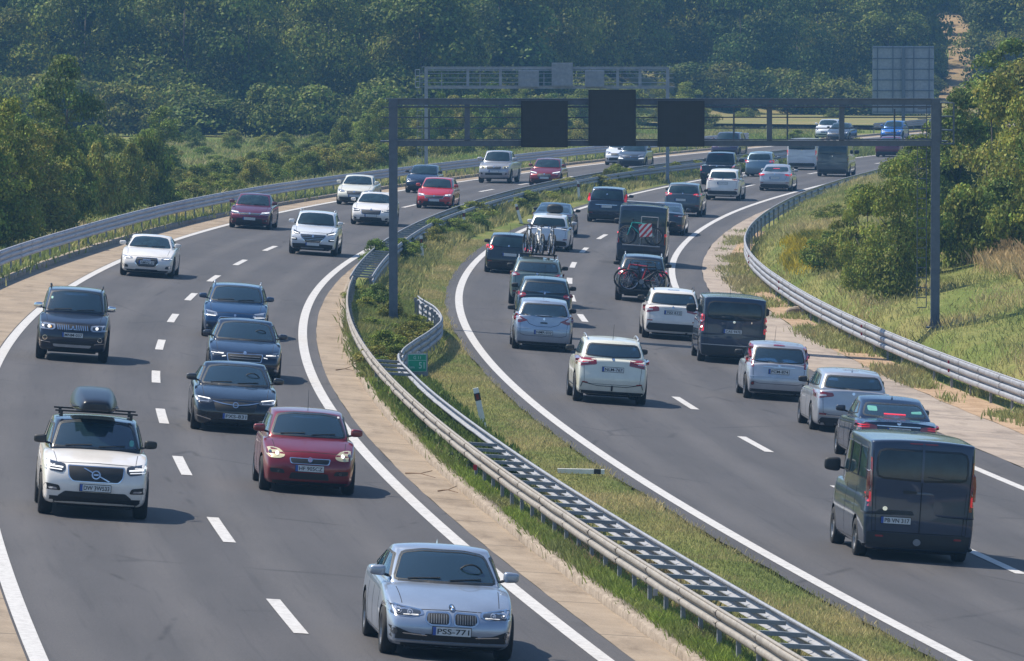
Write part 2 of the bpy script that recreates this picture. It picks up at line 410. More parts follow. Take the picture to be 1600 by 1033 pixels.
q = MB(); q.tube([P(s, MR(s) - .05, .772) for s in np.arange(64, 178, 1.33)], .026, 6); q.build('top_cap', M['galv'], ladder, True)
def rungs(parent, fa, fb, s0, s1, step=2.0, top=.70):
    k = 0; s = s0; rest = MB()
    while s < s1:
        a = Vector(P(s, fa(s) - .0, top)); b = Vector(P(s, fb(s) + .0, top))
        q = MB() if k < 95 else rest
        c = (a + b) / 2; L = (b - a).length - .02
        Mx = Matrix.Translation(c) @ (b - a).to_track_quat('X', 'Z').to_matrix().to_4x4()
        q.box((0, 0, 0), (L, .045, .055), M=Mx); q.box((0, .015, .030), (L, .07, .007), M=Mx)
        if k < 95: q.build('spacer_bar', M['galv_blue'], parent)
        k += 1; s += step
    if rest.v: rest.build('spacer_bar', M['galv_blue'], parent)['kind'] = 'stuff'
M['galv_blue'] = galv('spacer_steel', (.21, .235, .26), (.31, .33, .35), .55, .3, True)
rungs(ladder, OFS(ML, .07), OFS(MR, -.08), 65, 140); rungs(ladder, ML, MR, 167.5, 175, 2.2)
rail('short bulging guardrail bowed out around the foot of the nearest gantry post in the median', MR, 177, 218, 1, n=3, h=.5, top=.8, mat='galv')
farladder = rail('median guardrail with closely spaced bars curving away behind the nearest gantry post', MF, 233, 470, 1, n=2, h=.34, mat='galv', post_step=2.4)
beam('beam', ML, 232, 470, -1, .76, 2, .34, .075, M['galv_warm'], farladder)
q = MB(); q.tube([P(s, ML(s) - .03, .772) for s in np.arange(232, 470, 2.0)], .026, 6); q.build('top_cap', M['galv'], farladder, True)
rungs(farladder, ML, MF, 234, 300, 2.4)
rail('long guardrail along the outer shoulder of the left carriageway below the bushes', LR, 150, 520, 1, n=3, h=.5, top=.92, mat='galv_lilac' if 'galv_lilac' in M else 'galv', post_step=3.6)
rail('far guardrail behind the blue oncoming car at the edge of the dry field', LR, 575, 700, 1, n=3, h=.5, top=.92, post_step=4)
rrail = rail('three-rib guardrail along the right shoulder below the overgrown bank', RR, 100, 560, -1, n=3, h=.62, top=.88, d=.085, mat='galv', post_step=4)

M['reflex_red'] = surface_mat('red_reflector', [(.3, (.30, .02, .03)), (.7, (.42, .03, .04))], 5.)
for s_ in (196, 219, 256, 282):
    for dz_ in (.74, .50):
        x, y, z = P(s_, RR(s_) - .10, dz_); b_ = MB(); b_.box((x, y, z), (.05, .03, .09)); b_.build('rail_reflector', M['reflex_red'], rrail)
for s_ in (134, 104):
    x, y, z = P(s_, ML(s_) - .10, .52); b_ = MB(); b_.box((x, y, z), (.07, .03, .10)); b_.build('rail_reflector', M['reflex_red'] if s_ > 120 else M['galv'], ladder)
# ================================================================ vehicles
def paint(name, col, metal=.35, rough=.32, dirt=.10):
    m, t, b = nmat(name, rough, metal, col, .4, .85)
    tc = N(t, 'ShaderNodeTexCoord').outputs['Object']
    n = ramp(t, noise(t, 2.2, 5, .65, tc), [(.3, tuple(c * (1 - dirt) for c in col)), (.7, tuple(min(1, c * (1 + dirt * .5)) for c in col))])
    sp = N(t, 'ShaderNodeSeparateXYZ'); t.links.new(tc, sp.inputs[0])   # road dust on the lower flanks and bumpers
    d = ramp(t, sp.outputs[2], [(.16, (.30 if sum(col) > .3 else .16,) * 3), (.5, (0,) * 3)])
    dm = mix(t, 1., d, ramp(t, noise(t, 7, 4, .7, tc), [(.3, (.3,) * 3), (.7, (1,) * 3)]), 'MULTIPLY')
    t.links.new(mix(t, dm, n, (.17, .15, .13)), b.inputs['Base Color'])
    t.links.new(ramp(t, dm, [(0, (rough,) * 3), (.6, (.7,) * 3)]), b.inputs['Roughness'])
    return m
PAINT = {k: paint('car_paint_' + k, *v) for k, v in {
    'silver_blue': ((.31, .375, .48), .5, .3), 'red': ((.17, .006, .014), .3, .3), 'black': ((.003, .006, .013), .1, .22), 'navy': ((.004, .014, .040), .25, .25),
    'blue': ((.010, .045, .12), .45, .27), 'white': ((.72, .70, .68), 0., .3), 'cream': ((.66, .66, .58), .05, .3), 'charcoal': ((.012, .018, .036), .35, .3),
    'maroon': ((.12, .008, .03), .35, .3), 'bright_red': ((.42, .008, .014), .1, .3), 'silver': ((.40, .42, .47), .5, .33), 'grey': ((.085, .105, .12), .4, .3), 'pearl': ((.60, .64, .70), .1, .3),
    'bright_blue': ((.012, .12, .42), .2, .3), 'pale_blue': ((.17, .25, .32), .4, .3), 'sage': ((.12, .17, .17), .4, .3), 'purple': ((.05, .03, .07), .4, .3), 'van_grey': ((.020, .036, .072), .35, .36),
    'dark_teal': ((.012, .034, .055), .4, .3), 'slate': ((.06, .075, .095), .4, .32)}.items()}
def simple(name, col, rough=.5, metal=0., spec=.5, coat=0., emit=None):
    m, t, b = nmat(name, rough, metal, col, spec, coat)
    c = ramp(t, noise(t, 9, 3, .6, N(t, 'ShaderNodeTexCoord').outputs['Object']), [(.3, tuple(x * .88 for x in col)), (.7, tuple(min(1, x * 1.1) for x in col))])
    t.links.new(c, b.inputs['Base Color'])
    if emit: b.inputs['Emission Color'].default_value = (*emit[:3], 1); b.inputs['Emission Strength'].default_value = emit[3]
    return m
def glass_mat():
    m, t, b = nmat('tinted_glass', .03, 0., (.012, .022, .028), .4, .0)
    v = N(t, 'ShaderNodeTexCoord').outputs['Object']
    c = ramp(t, noise(t, 2.4, 4, .6, v), [(.35, (.010, .022, .032)), (.6, (.018, .038, .052)), (.78, (.035, .062, .078))])
    t.links.new(c, b.inputs['Base Color']); b.inputs['IOR'].default_value = 1.55
    return m
def clear_glass():
    m, t, b = nmat('clear_car_glass', .02, 0., (.4, .55, .55), .6)
    tr = N(t, 'ShaderNodeBsdfTransparent'); tr.inputs[0].default_value = (.52, .70, .76, 1)
    gl = N(t, 'ShaderNodeBsdfGlossy'); gl.inputs['Roughness'].default_value = .02; gl.inputs[0].default_value = (.9, .95, 1, 1)
    fr = N(t, 'ShaderNodeFresnel'); fr.inputs[0].default_value = 2.1
    mx = N(t, 'ShaderNodeMixShader'); t.links.new(fr.outputs[0], mx.inputs[0]); t.links.new(tr.outputs[0], mx.inputs[1]); t.links.new(gl.outputs[0], mx.inputs[2])
    df = N(t, 'ShaderNodeBsdfDiffuse'); df.inputs[0].default_value = (.22, .50, .68, 1); m2_ = N(t, 'ShaderNodeMixShader'); m2_.inputs[0].default_value = .045   # thin blue layer: hazy sky reflection painted in to lift the dark glass
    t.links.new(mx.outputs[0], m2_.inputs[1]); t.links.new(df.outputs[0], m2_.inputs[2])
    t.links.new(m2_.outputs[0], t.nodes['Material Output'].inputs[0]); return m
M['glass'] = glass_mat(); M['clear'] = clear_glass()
M['trim'] = simple('black_plastic_trim', (.014, .016, .019), .55); M['arch'] = simple('wheel_arch_liner', (.008, .008, .009), .9)
M['chrome'] = simple('chrome', (.75, .76, .78), .12, 1.); M['alloy'] = simple('alloy_rim', (.30, .31, .33), .35, .8); M['tyre'] = simple('tyre_rubber', (.018, .018, .019), .85)
M['lamp'] = simple('headlight_lens', (.42, .45, .50), .08, .6, .6, 1.); M['lampdark'] = simple('smoked_headlight', (.06, .07, .085), .08, .5, .6, 1.)
M['oldlamp'] = simple('yellowed_headlight', (.55, .50, .32), .25, .2, .5, .6)
M['lit'] = simple('lit_white_lamp', (.9, .92, .95), .2, 0, .5, 0, (1., .97, .92, .4)); M['amber'] = simple('amber_lens', (.75, .30, .05), .2, 0, .5, .8, (1., .45, .1, .5))
M['tail'] = simple('red_tail_lens', (.22, .006, .012), .12, 0, .6, 1.); M['taillit'] = simple('lit_red_lamp', (.7, .02, .03), .2, 0, .5, .5, (1., .03, .05, .18))
M['tailclear'] = simple('clear_tail_lens', (.55, .50, .52), .15, .2, .6, 1.)
M['plate'] = simple('number_plate', (.55, .58, .60), .4); M['plateblue'] = simple('plate_blue_band', (.02, .08, .35), .4); M['ink'] = simple('black_lettering', (.012, .012, .014), .5)
M['seat'] = simple('seat_fabric', (.07, .072, .08), .9); M['dash'] = simple('dashboard', (.10, .105, .11), .7); M['skin'] = simple('skin', (.38, .22, .16), .6); M['cloth'] = simple('shirt_cloth', (.16, .20, .27), .9)
M['cloth2'] = simple('pale_shirt_cloth', (.45, .43, .40), .9); M['hair'] = simple('dark_hair', (.03, .02, .015), .8)
M['red_paint'] = simple('red_enamel', (.42, .015, .025), .4, .1, .5, .5); M['white_paint'] = simple('white_enamel', (.72, .72, .70), .45); M['box'] = simple('roof_box_plastic', (.007, .010, .018), .35, .0, .4, .2)
M['sticker'] = simple('teal_sticker', (.10, .32, .28), .5)
TSC = bpy.data.scenes.new('temporary'); TEMP = TSC.collection
def ev(o):
    TSC.view_layers[0].update(); dg = TSC.view_layers[0].depsgraph; dg.update(); me = bpy.data.meshes.new_from_object(o.evaluated_get(dg)); return me
def shell_mesh(As, Bs, Cs, fmap, lv, cutters=None, crease=0):
    """closed box-topology surface mapped by fmap(a,b,c) and smoothed by subdivision"""
    idx = {}; V = []
    na, nb, nc = len(As), len(Bs), len(Cs)
    def vid(i, j, k):
        q = (i, j, k)
        if q not in idx: idx[q] = len(V); V.append(fmap(As[i], Bs[j], Cs[k]))
        return idx[q]
    F = []
    for i in range(na - 1):
        for j in range(nb - 1):
            for k in (0, nc - 1):
                f = (vid(i, j, k), vid(i + 1, j, k), vid(i + 1, j + 1, k), vid(i, j + 1, k)); F.append(f if k else f[::-1])
    for i in range(na - 1):
        for k in range(nc - 1):
            for j in (0, nb - 1):
                f = (vid(i, j, k), vid(i + 1, j, k), vid(i + 1, j, k + 1), vid(i, j, k + 1)); F.append(f[::-1] if j else f)
    for j in range(nb - 1):
        for k in range(nc - 1):
            for i in (0, na - 1):
                f = (vid(i, j, k), vid(i, j + 1, k), vid(i, j + 1, k + 1), vid(i, j, k + 1)); F.append(f if i else f[::-1])
    me = bpy.data.meshes.new('shell'); me.from_pydata(V, [], F); me.update()
    bm = bmesh.new(); bm.from_mesh(me); bmesh.ops.recalc_face_normals(bm, faces=bm.faces); bm.to_mesh(me); bm.free()
    me.materials.append(M['trim']); me.materials.append(M['arch'])
    if crease:
        rim = {v for (i, j, k), v in idx.items() if k == nc - 1 and (i in (0, na - 1) or j in (0, nb - 1))} | {v for (i, j, k), v in idx.items() if k == 1 and (i in (0, na - 1) or j in (0, nb - 1))}
        ce = me.attributes.new('crease_edge', 'FLOAT', 'EDGE')
        for e in me.edges:
            if e.vertices[0] in rim and e.vertices[1] in rim: ce.data[e.index].value = crease
    o = bpy.data.objects.new('shell', me); TEMP.objects.link(o)
    md = o.modifiers.new('s', 'SUBSURF'); md.levels = lv; md.render_levels = lv
    for c in cutters or []:
        b = o.modifiers.new('b', 'BOOLEAN'); b.operation = 'DIFFERENCE'; b.object = c; b.solver = 'EXACT'
    r = ev(o); bpy.data.objects.remove(o); return r
def clean_temp():
    for o in list(TEMP.objects): bpy.data.objects.remove(o)
def chaikin(pts, it):
    """rounds the corners of an outline by a fixed radius"""
    r = .028 * it * it; q = []; n = len(pts)
    for i, p in enumerate(pts):
        a, b = pts[i - 1], pts[(i + 1) % n]; la = math.hypot(a[0]-p[0], a[1]-p[1]) or 1e-6; lb = math.hypot(b[0]-p[0], b[1]-p[1]) or 1e-6
        ra, rb = min(r, la * .4) / la, min(r, lb * .4) / lb
        A = (p[0] + (a[0]-p[0]) * ra, p[1] + (a[1]-p[1]) * ra); B = (p[0] + (b[0]-p[0]) * rb, p[1] + (b[1]-p[1]) * rb)
        mid = ((A[0] + 2 * p[0] + B[0]) / 4, (A[1] + 2 * p[1] + B[1]) / 4); q += [A, mid, B]
    return q
AX = {'front': (0, 2, Vector((0, -1, 0)), lambda u, v: Vector((u, 9, v))), 'rear': (0, 2, Vector((0, 1, 0)), lambda u, v: Vector((u, -9, v))),
      'right': (1, 2, Vector((-1, 0, 0)), lambda u, v: Vector((9, u, v))), 'left': (1, 2, Vector((1, 0, 0)), lambda u, v: Vector((-9, u, v))),
      'top': (0, 1, Vector((0, 0, -1)), lambda u, v: Vector((u, v, 9)))}
def patch(bvh, name, outline, axis, mat, parent, off=.008, back=.02, rnd=1, step=.065):
    """thin solid piece cut to an outline and laid on the bodywork along one axis"""
    pts = chaikin(outline, rnd) if rnd else outline
    bm = bmesh.new(); f = bm.faces.new([bm.verts.new((p[0], p[1], 0)) for p in pts])
    xs = [p[0] for p in pts]; ys = [p[1] for p in pts]
    for (lo, hi, nrm) in ((min(xs), max(xs), (1, 0, 0)), (min(ys), max(ys), (0, 1, 0))):
        n = min(26, int((hi - lo) / step))
        for i in range(1, n + 1):
            c = lo + (hi - lo) * i / (n + 1)
            bmesh.ops.bisect_plane(bm, geom=bm.verts[:] + bm.edges[:] + bm.faces[:], plane_co=Vector(nrm) * c, plane_no=nrm)
    _, _, d, org = AX[axis]; ok = []
    res = {}
    for v in bm.verts:
        h = bvh.ray_cast(org(v.co.x, v.co.y), d)
        res[v] = h[0] if h[0] is not None else None
    good = [p for p in res.values() if p is not None]
    if not good: bm.free(); return None
    for v, p in res.items():
        if p is None:
            q = org(v.co.x, v.co.y); g = min(good, key=lambda w: (w - q - d * (w - q).dot(d)).length)
            t = (g - q).dot(d); p = q + d * t
        v.co = p - d * off
    fs = bm.faces[:]
    ext = bmesh.ops.extrude_face_region(bm, geom=fs)
    for g in ext['geom']:
        if isinstance(g, bmesh.types.BMVert): g.co -= d * 0.0; g.co = g.co
    for v in res:
        if v.is_valid: v.co += d * (off + back)
    bmesh.ops.recalc_face_normals(bm, faces=bm.faces)
    me = bpy.data.meshes.new(name); bm.to_mesh(me); bm.free()
    me.materials.append(mat)
    me.polygons.foreach_set('use_smooth', np.ones(len(me.polygons), bool)); me.set_sharp_from_angle(angle=R(40))
    o = bpy.data.objects.new(name, me); COL.objects.link(o); o.parent = parent; return o
def prism(outline, axis, lo, hi, rnd):
    pts = chaikin(outline, rnd); n = len(pts)
    V = [((u, lo, v) if axis == 'y' else (lo, u, v)) for u, v in pts] + [((u, hi, v) if axis == 'y' else (hi, u, v)) for u, v in pts]
    me = bpy.data.meshes.new('cut'); me.from_pydata(V, [], [tuple(range(n)), tuple(range(n, 2 * n))[::-1]] + [(i, (i + 1) % n, n + (i + 1) % n, n + i) for i in range(n)])
    bm = bmesh.new(); bm.from_mesh(me); bmesh.ops.recalc_face_normals(bm, faces=bm.faces)
    for f in bm.faces: f.material_index = 1
    bm.to_mesh(me); bm.free(); me.materials.append(M['trim']); me.materials.append(M['arch'])
    o = bpy.data.objects.new('cut', me); TEMP.objects.link(o); return o
def seal(bvh, outline, axis, parent, rnd, w=.022, name='window_seal'):
    pts = chaikin(outline, rnd); dense = []
    for i, p in enumerate(pts):
        q = pts[(i + 1) % len(pts)]; L = math.hypot(q[0]-p[0], q[1]-p[1]); k = max(1, int(L / .05))
        dense += [(p[0] + (q[0]-p[0]) * j / k, p[1] + (q[1]-p[1]) * j / k) for j in range(k)]
    n = len(dense); cx_, cz_ = sum(p[0] for p in dense) / n, sum(p[1] for p in dense) / n; _, _, d, org = AX[axis]; V = []; last = None
    for i, p in enumerate(dense):
        a, b = dense[i - 1], dense[(i + 1) % n]; tx, tz = b[0] - a[0], b[1] - a[1]; l = math.hypot(tx, tz) or 1; nx, nz = -tz / l, tx / l
        if nx * (p[0] - cx_) + nz * (p[1] - cz_) < 0: nx, nz = -nx, -nz
        for k in (-.9, .6):
            h = bvh.ray_cast(org(p[0] + nx * w * k, p[1] + nz * w * k), d)
            if h[0] is None: h = (last or Vector((p[0], 0, p[1])),)
            last = h[0]; V.append(h[0] - d * (.015 if k < 0 else .004))
    F = [(2 * i, 2 * i + 1, 2 * ((i + 1) % n) + 1, 2 * ((i + 1) % n)) for i in range(n)]
    me = bpy.data.meshes.new(name); me.from_pydata(V, [], F); o = link(name, me, M['trim'], parent); return o
TEXTC = {}
def text_mesh(s, h, w, mat, name, parent, loc, rot, depth=.002):
    key = s
    if key not in TEXTC:
        cu = bpy.data.curves.new('t', 'FONT'); cu.body = s; cu.align_x = 'CENTER'; cu.align_y = 'CENTER'; cu.resolution_u = 3; cu.offset = .012
        ob = bpy.data.objects.new('t', cu); TEMP.objects.link(ob); me = ev(ob); bpy.data.objects.remove(ob)
        TEXTC[key] = me
    me = TEXTC[key].copy(); co = np.empty(len(me.vertices) * 3, np.float32); me.vertices.foreach_get('co', co); co = co.reshape(-1, 3)
    mn, mx = co.min(0), co.max(0); co = (co - (mn + mx) / 2); co[:, 0] *= w / max(1e-6, mx[0] - mn[0]); co[:, 1] *= h / max(1e-6, mx[1] - mn[1])
    me.vertices.foreach_set('co', co.ravel()); me.materials.clear(); me.materials.append(mat); me.name = name
    o = bpy.data.objects.new(name, me); COL.objects.link(o); o.parent = parent; o.location = loc; o.rotation_euler = rot; return o
WHEELS = {}
def wheel_meshes(r, w, spokes, dark):
    k = (r, w, spokes, dark)
    if k in WHEELS: return WHEELS[k]
    t = MB(); t.lathe([(-w/2, r*.66), (-w/2, r*.93), (-w/2+.03, r*.99), (-.02, r), (.02, r), (w/2-.03, r*.99), (w/2, r*.93), (w/2, r*.66)], n=28)
    m = MB(); R0 = r * .67
    m.lathe([(w/2-.005, R0), (w/2-.01, R0*.93), (w/2-.05, R0*.90), (-w/2+.02, R0*.86), (-w/2+.02, R0)], n=28)
    m.lathe([(w/2-.03, .0001), (w/2-.022, .05), (w/2-.05, .075), (w/2-.09, .08)], n=14)
    m.lathe([(-w/2+.06, .001), (-w/2+.06, R0*.9)], n=20, mi=1)
    for i in range(spokes):
        a = 2*math.pi*i/spokes; Mx = Matrix.Rotation(a, 4, 'X')
        m.box((w/2-.045, 0, (R0*.92+.05)/2), (.03, R0*(.34 if spokes < 7 else .16), R0*.92-.05), M=Mx, taper=.8)
    to = t.build('tyre', M['tyre'], None, True); mo = m.build('rim', [M['alloy'] if not dark else M['trim'], M['arch']], None)
    WHEELS[k] = (to.data, mo.data); bpy.data.objects.remove(to); bpy.data.objects.remove(mo); return WHEELS[k]
BT = {
 'sedan': dict(L=4.65, W=1.82, H=1.43, wb=2.78, fo=.82, hf=.70, hc=.97, yc=1.22, yr0=2.02, yr1=1.62, yb=.72, zr=1.05, zt=.99, r=.33, cl=.17, rw=.66, tf=.13, tr=.10),
 'fastback': dict(L=4.85, W=1.85, H=1.43, wb=2.83, fo=.88, hf=.72, hc=.97, yc=1.25, yr0=2.1, yr1=1.75, yb=.42, zr=1.05, zt=1.0, r=.34, cl=.17, rw=.64, tf=.14, tr=.12),
 'hatch': dict(L=4.2, W=1.77, H=1.49, wb=2.6, fo=.82, hf=.72, hc=1.0, yc=1.02, yr0=1.72, yr1=.55, yb=.14, zr=.99, zt=.95, r=.32, cl=.17, rw=.68, tf=.15, tr=.12),
 'estate': dict(L=4.78, W=1.84, H=1.50, wb=2.8, fo=.88, hf=.74, hc=1.0, yc=1.2, yr0=1.95, yr1=.6, yb=.16, zr=1.03, zt=.98, r=.33, cl=.17, rw=.69, tf=.13, tr=.10),
 'suv': dict(L=4.45, W=1.85, H=1.64, wb=2.67, fo=.88, hf=.90, hc=1.12, yc=1.08, yr0=1.72, yr1=.6, yb=.16, zr=1.13, zt=1.08, r=.36, cl=.23, rw=.70, tf=.11, tr=.09),
 'mpv': dict(L=4.4, W=1.83, H=1.64, wb=2.7, fo=.86, hf=.80, hc=1.08, yc=.9, yr0=1.65, yr1=.42, yb=.14, zr=1.08, zt=1.02, r=.33, cl=.18, rw=.73, tf=.14, tr=.09),
 'van': dict(L=4.97, W=1.97, H=1.97, wb=2.93, fo=.99, hf=1.02, hc=1.28, yc=.85, yr0=1.62, yr1=.10, yb=.03, zr=1.27, zt=1.26, r=.34, cl=.20, rw=.86, tf=.10, tr=.035),
 'pickup': dict(L=5.25, W=1.86, H=1.80, wb=3.08, fo=.90, hf=1.0, hc=1.20, yc=1.2, yr0=1.85, yr1=2.0, yb=1.72, zr=1.20, zt=1.12, r=.38, cl=.27, rw=.70, tf=.10, tr=.03)}
def make_vehicle(bt, col, label, cat, name, loc, rot, lod=0, over=None, front=None, rear=None, plate=None, mirror=None, wheel=5, darkw=False, group=None, windows=3, rails=None, clad=None, antenna=None, cabin_occ=False, roofcol=None, plate_f=None, wiper=True):
    p = dict(BT[bt]); p.update(over or {})
    L, W, H = p['L'], p['W'], p['H']; lv = 2 if lod < 2 else 1; col_m = PAINT[col]
    root = empty(name, loc, rot); tag(root, label, cat, group)
    yF, yR = L/2, -L/2; ax_f = yF - p['fo']; ax_r = ax_f - p['wb']
    zc = p['cl']
    tk = [(yF, p['hf']), (yF - .35, p['hf'] + .09 * (p['hc'] - p['hf']) / .28), (yF - .8, p['hf'] + (p['hc'] - p['hf']) * .68), (yF - p['yc'], p['hc']), (yR + p['yb'], p['zr']), (yR + .25, p['zt'] + .01), (yR, p['zt'])]
    if p['yb'] < .3: tk = tk[:-3] + [(yR + p['yb'], p['zr']), (yR, p['zt'])]
    tk = sorted(tk); ty = [a for a, b in tk]; tz = [b for a, b in tk]
    top = lambda y: float(np.interp(y, ty, tz))
    def plan(y):
        df, dr = yF - y, y - yR
        return 1 - p['tf'] * max(0, 1 - df / 1.15) ** 2.3 - p['tr'] * max(0, 1 - dr / .9) ** 2.3
    sz = ([0, .15, .35, .6, .85, 1], [.93, .985, 1.0, .995, .975, .93])
    nose = ([0, .2, .45, .7, .88, 1], [-.12, -.02, 0, -.035, -.10, -.20])
    tail = ([0, .2, .42, .62, .85, 1], [.10, .02, 0, .05, .07, .09] if bt != 'van' else [.05, .0, 0, .015, .02, .02])
    As = [-1, -.88, -.5, 0, .5, .88, 1]; Cs = [0, .12, .42, .68, .88, 1]
    Bs = [yR, yR + .10, yR + .45, ax_r, (ax_r * 2 + ax_f) / 3, (ax_r + ax_f * 2) / 3, ax_f, yF - .42, yF - .10, yF]
    if p['yb'] > .3: Bs = sorted(Bs + [yR + p['yb'] + .05])
    Bs = sorted(Bs + [yF - p['yc'] - .05])
    def lower(a, y, c):
        z1 = top(y); z = zc + (z1 - zc) * c
        x = a * W / 2 * plan(y) * float(np.interp(c, *sz))
        z -= (.055 * abs(a) ** 3 if c > .9 else 0)
        df, dr = yF - y, y - yR
        if df < .9: w = (1 - df / .9) ** 2; y = y + w * (float(np.interp(c, *nose)) - .17 * a * a)
        if dr < .7: w = (1 - dr / .7) ** 2; y = y + w * (float(np.interp(c, *tail)) + .10 * a * a)
        return (x, y, z)
    cut = []
    for yy in (ax_f, ax_r):
        for s in (-1, 1):
            bm = bmesh.new(); bmesh.ops.create_cone(bm, cap_ends=True, segments=28, radius1=p['r'] + .05, radius2=p['r'] + .05, depth=.40, matrix=Matrix.Translation((s * (W / 2 - .06), yy, p['r'] + .01)) @ Matrix.Rotation(math.pi / 2, 4, 'Y'))
            for f in bm.faces: f.material_index = 1
            me = bpy.data.meshes.new('cut'); bm.to_mesh(me); bm.free(); me.materials.append(M['trim']); me.materials.append(M['arch'])
            o = bpy.data.objects.new('cut', me); TEMP.objects.link(o); cut.append(o)
    m1 = shell_mesh(As, Bs, Cs, lower, lv, cut if lod < 3 else None, crease=.38)
    # cabin
    c0, c1 = yF - p['yc'], yR + p['yb']; r0, r1 = yF - p['yr0'], yR + p['yr1']
    bw = .925 if bt != 'van' else .955; rw = p['rw'] * 1.09
    def cab(a, b, c):
        if c < 0:
            x, y, z = cab(a, b, 0); z0_ = .80 + (p['hc'] - .07 - .80) * 0; k_ = min(1, -c); return (x * (1 + .042 * k_), y - (.012 * k_ if b < .5 else 0), z + (z0_ - z) * k_)
        yf = c0 + (r0 - c0) * c + .05 * math.sin(math.pi * c); yr = c1 + (r1 - c1) * (c if bt != 'van' else c) - .04 * math.sin(math.pi * c)
        y = yr + (yf - yr) * b
        zb = p['hc'] + (p['zr'] - p['hc']) * (1 - b) - .07
        zroof = H - .045 * (2 * b - 1) ** 2 * (1 if bt != 'van' else .4) - (.02 if b < .5 else 0) - .05 * abs(a) ** 3
        z = zb + (zroof - zb) * c
        hw = W / 2 * (bw + (rw - bw) * c ** 1.15)
        hw *= 1 - .10 * max(0, (b - .75) / .25) ** 2 - (.07 if bt != 'van' else .02) * max(0, (.25 - b) / .25) ** 2
        x = a * hw
        y -= .16 * a * a * max(0, (b - .6) / .4) ** 2
        y += (.12 if bt != 'van' else .05) * a * a * max(0, (.4 - b) / .4) ** 2
        return (x, y, z)
    m2 = shell_mesh([-1, -.9, -.5, 0, .5, .9, 1], [0, .06, .25, .5, .75, .94, 1], [0, .3, .7, .93, 1] if bt != 'van' else [-1, -.92, -.5, 0, .3, .7, .95, 1], cab, lv)
    # outlines of the glass
    f0, f1 = cab(.965, 1, .165), cab(.95, 1, .93); fm = cab(0, 1, .165)[2]; ft = cab(0, 1, .95)[2]
    WS = [(-f0[0], f0[2]), (0, fm - .01), (f0[0], f0[2]), (f1[0], f1[2]), (f1[0] * .5, ft), (-f1[0] * .5, ft), (-f1[0], f1[2])]
    gw = p.get('gw', .93); e0, e1 = cab(gw, 0, p.get('rg0', .22)), cab(gw - .01, 0, p.get('rg1', .88))
    RW = [(-e0[0], e0[2]), (0, e0[2] - (.03 if bt != 'pickup' else 0)), (e0[0], e0[2]), (e1[0], e1[2]), (-e1[0], e1[2])]; rr_w = p.get('grnd', 1.7); SW = []
    for (b0, b1) in {3: [(.07, .30), (.33, .60), (.63, .93)], 2: [(.08, .50), (.53, .93)], 1: [(.58, .93)]}[windows]:
        q = [cab(1, b0, .22), cab(1, b1, .22), cab(1, b1, .84), cab(1, b0, .84)]
        if b1 > .9: q[1] = cab(1, .97, .22); q[2] = cab(1, .90, .84)
        if b0 < .1 and bt not in ('van',): q[0] = cab(1, .10, .30); q[3] = cab(1, .16, .80)
        SW.append([(v[1], v[2]) for v in q])
    m2f = m2
    if lod == 0:
        ym = (r0 + r1) / 2; cs = [prism(WS, 'y', ym, yF + 2, 1.5)] + ([prism(RW, 'y', yR - 2, ym, rr_w)] + [prism(w_, 'x', -2, 2, 1) for w_ in SW] if bt != 'van' else [])
        sh = bpy.data.objects.new('shell', m2.copy()); TEMP.objects.link(sh); sd = sh.modifiers.new('so', 'SOLIDIFY'); sd.thickness = .03; sd.offset = -1
        for c_ in cs: b_ = sh.modifiers.new('b', 'BOOLEAN'); b_.operation = 'DIFFERENCE'; b_.object = c_; b_.solver = 'EXACT'
        m2 = ev(sh); bpy.data.objects.remove(sh)
    mi = np.zeros(len(m2.polygons), np.int32); m2.polygons.foreach_get('material_index', mi)
    if roofcol: mi[:] = 2
    while len(m2.materials) < 3: m2.materials.append(M['trim'])
    m2.polygons.foreach_set('material_index', mi)
    bm = bmesh.new(); bm.from_mesh(m1); bm.from_mesh(m2); me = bpy.data.meshes.new('body'); clean_temp()
    bm.to_mesh(me); bm.free(); bm = bmesh.new(); bm.from_mesh(m1); bm.from_mesh(m2f); bvh = BVHTree.FromBMesh(bm); bm.free()
    mi = np.zeros(len(me.polygons), np.int32); me.polygons.foreach_get('material_index', mi)
    body = link('body', me, [col_m, M['arch'], PAINT[roofcol or col]], root); me.polygons.foreach_set('material_index', mi); me.polygons.foreach_set('use_smooth', np.ones(len(me.polygons), bool)); me.set_sharp_from_angle(angle=R(50))
    HW = W / 2
    def pp(name, out, axis, mat, par=None, **k): return patch(bvh, name, out, axis, M[mat] if isinstance(mat, str) else mat, par or root, **k)
    # --- glass
    g = 'glass'
    def row(a, b, c, inset=1.0): v = cab(a, b, c); return v
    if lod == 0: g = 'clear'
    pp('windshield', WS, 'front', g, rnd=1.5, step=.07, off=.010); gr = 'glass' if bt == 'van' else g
    pp('rear_window', RW, 'rear', gr, rnd=rr_w, step=.09, off=.010)
    if lod < 3:
        for side in ('right', 'left'):
            for w_ in SW: pp('side_window', w_, side, gr, rnd=1, step=.14, off=.008)
    if lod == 0:
        seal(bvh, WS, 'front', root, 1.5); seal(bvh, RW, 'rear', root, rr_w)
        for side in ('right', 'left'):
            for w_ in SW: seal(bvh, w_, side, root, 1, .016)
        GA = np.linspace(-.93, .93, 7); GB = np.linspace(.03, .97, 9); V = [Vector(cab(a_, b_, .15)) for b_ in GB for a_ in GA]
        me = bpy.data.meshes.new('dashboard'); me.from_pydata(V, [], [(j * 7 + i, j * 7 + i + 1, j * 7 + i + 8, j * 7 + i + 7) for j in range(8) for i in range(6)]); link('dashboard', me, M['dash'], root)
        zb_ = (p['hc'] + p['zr']) / 2; rows = [cab(0, .60, 0)[1]] + ([cab(0, .34, 0)[1]] if bt != 'pickup' else [])
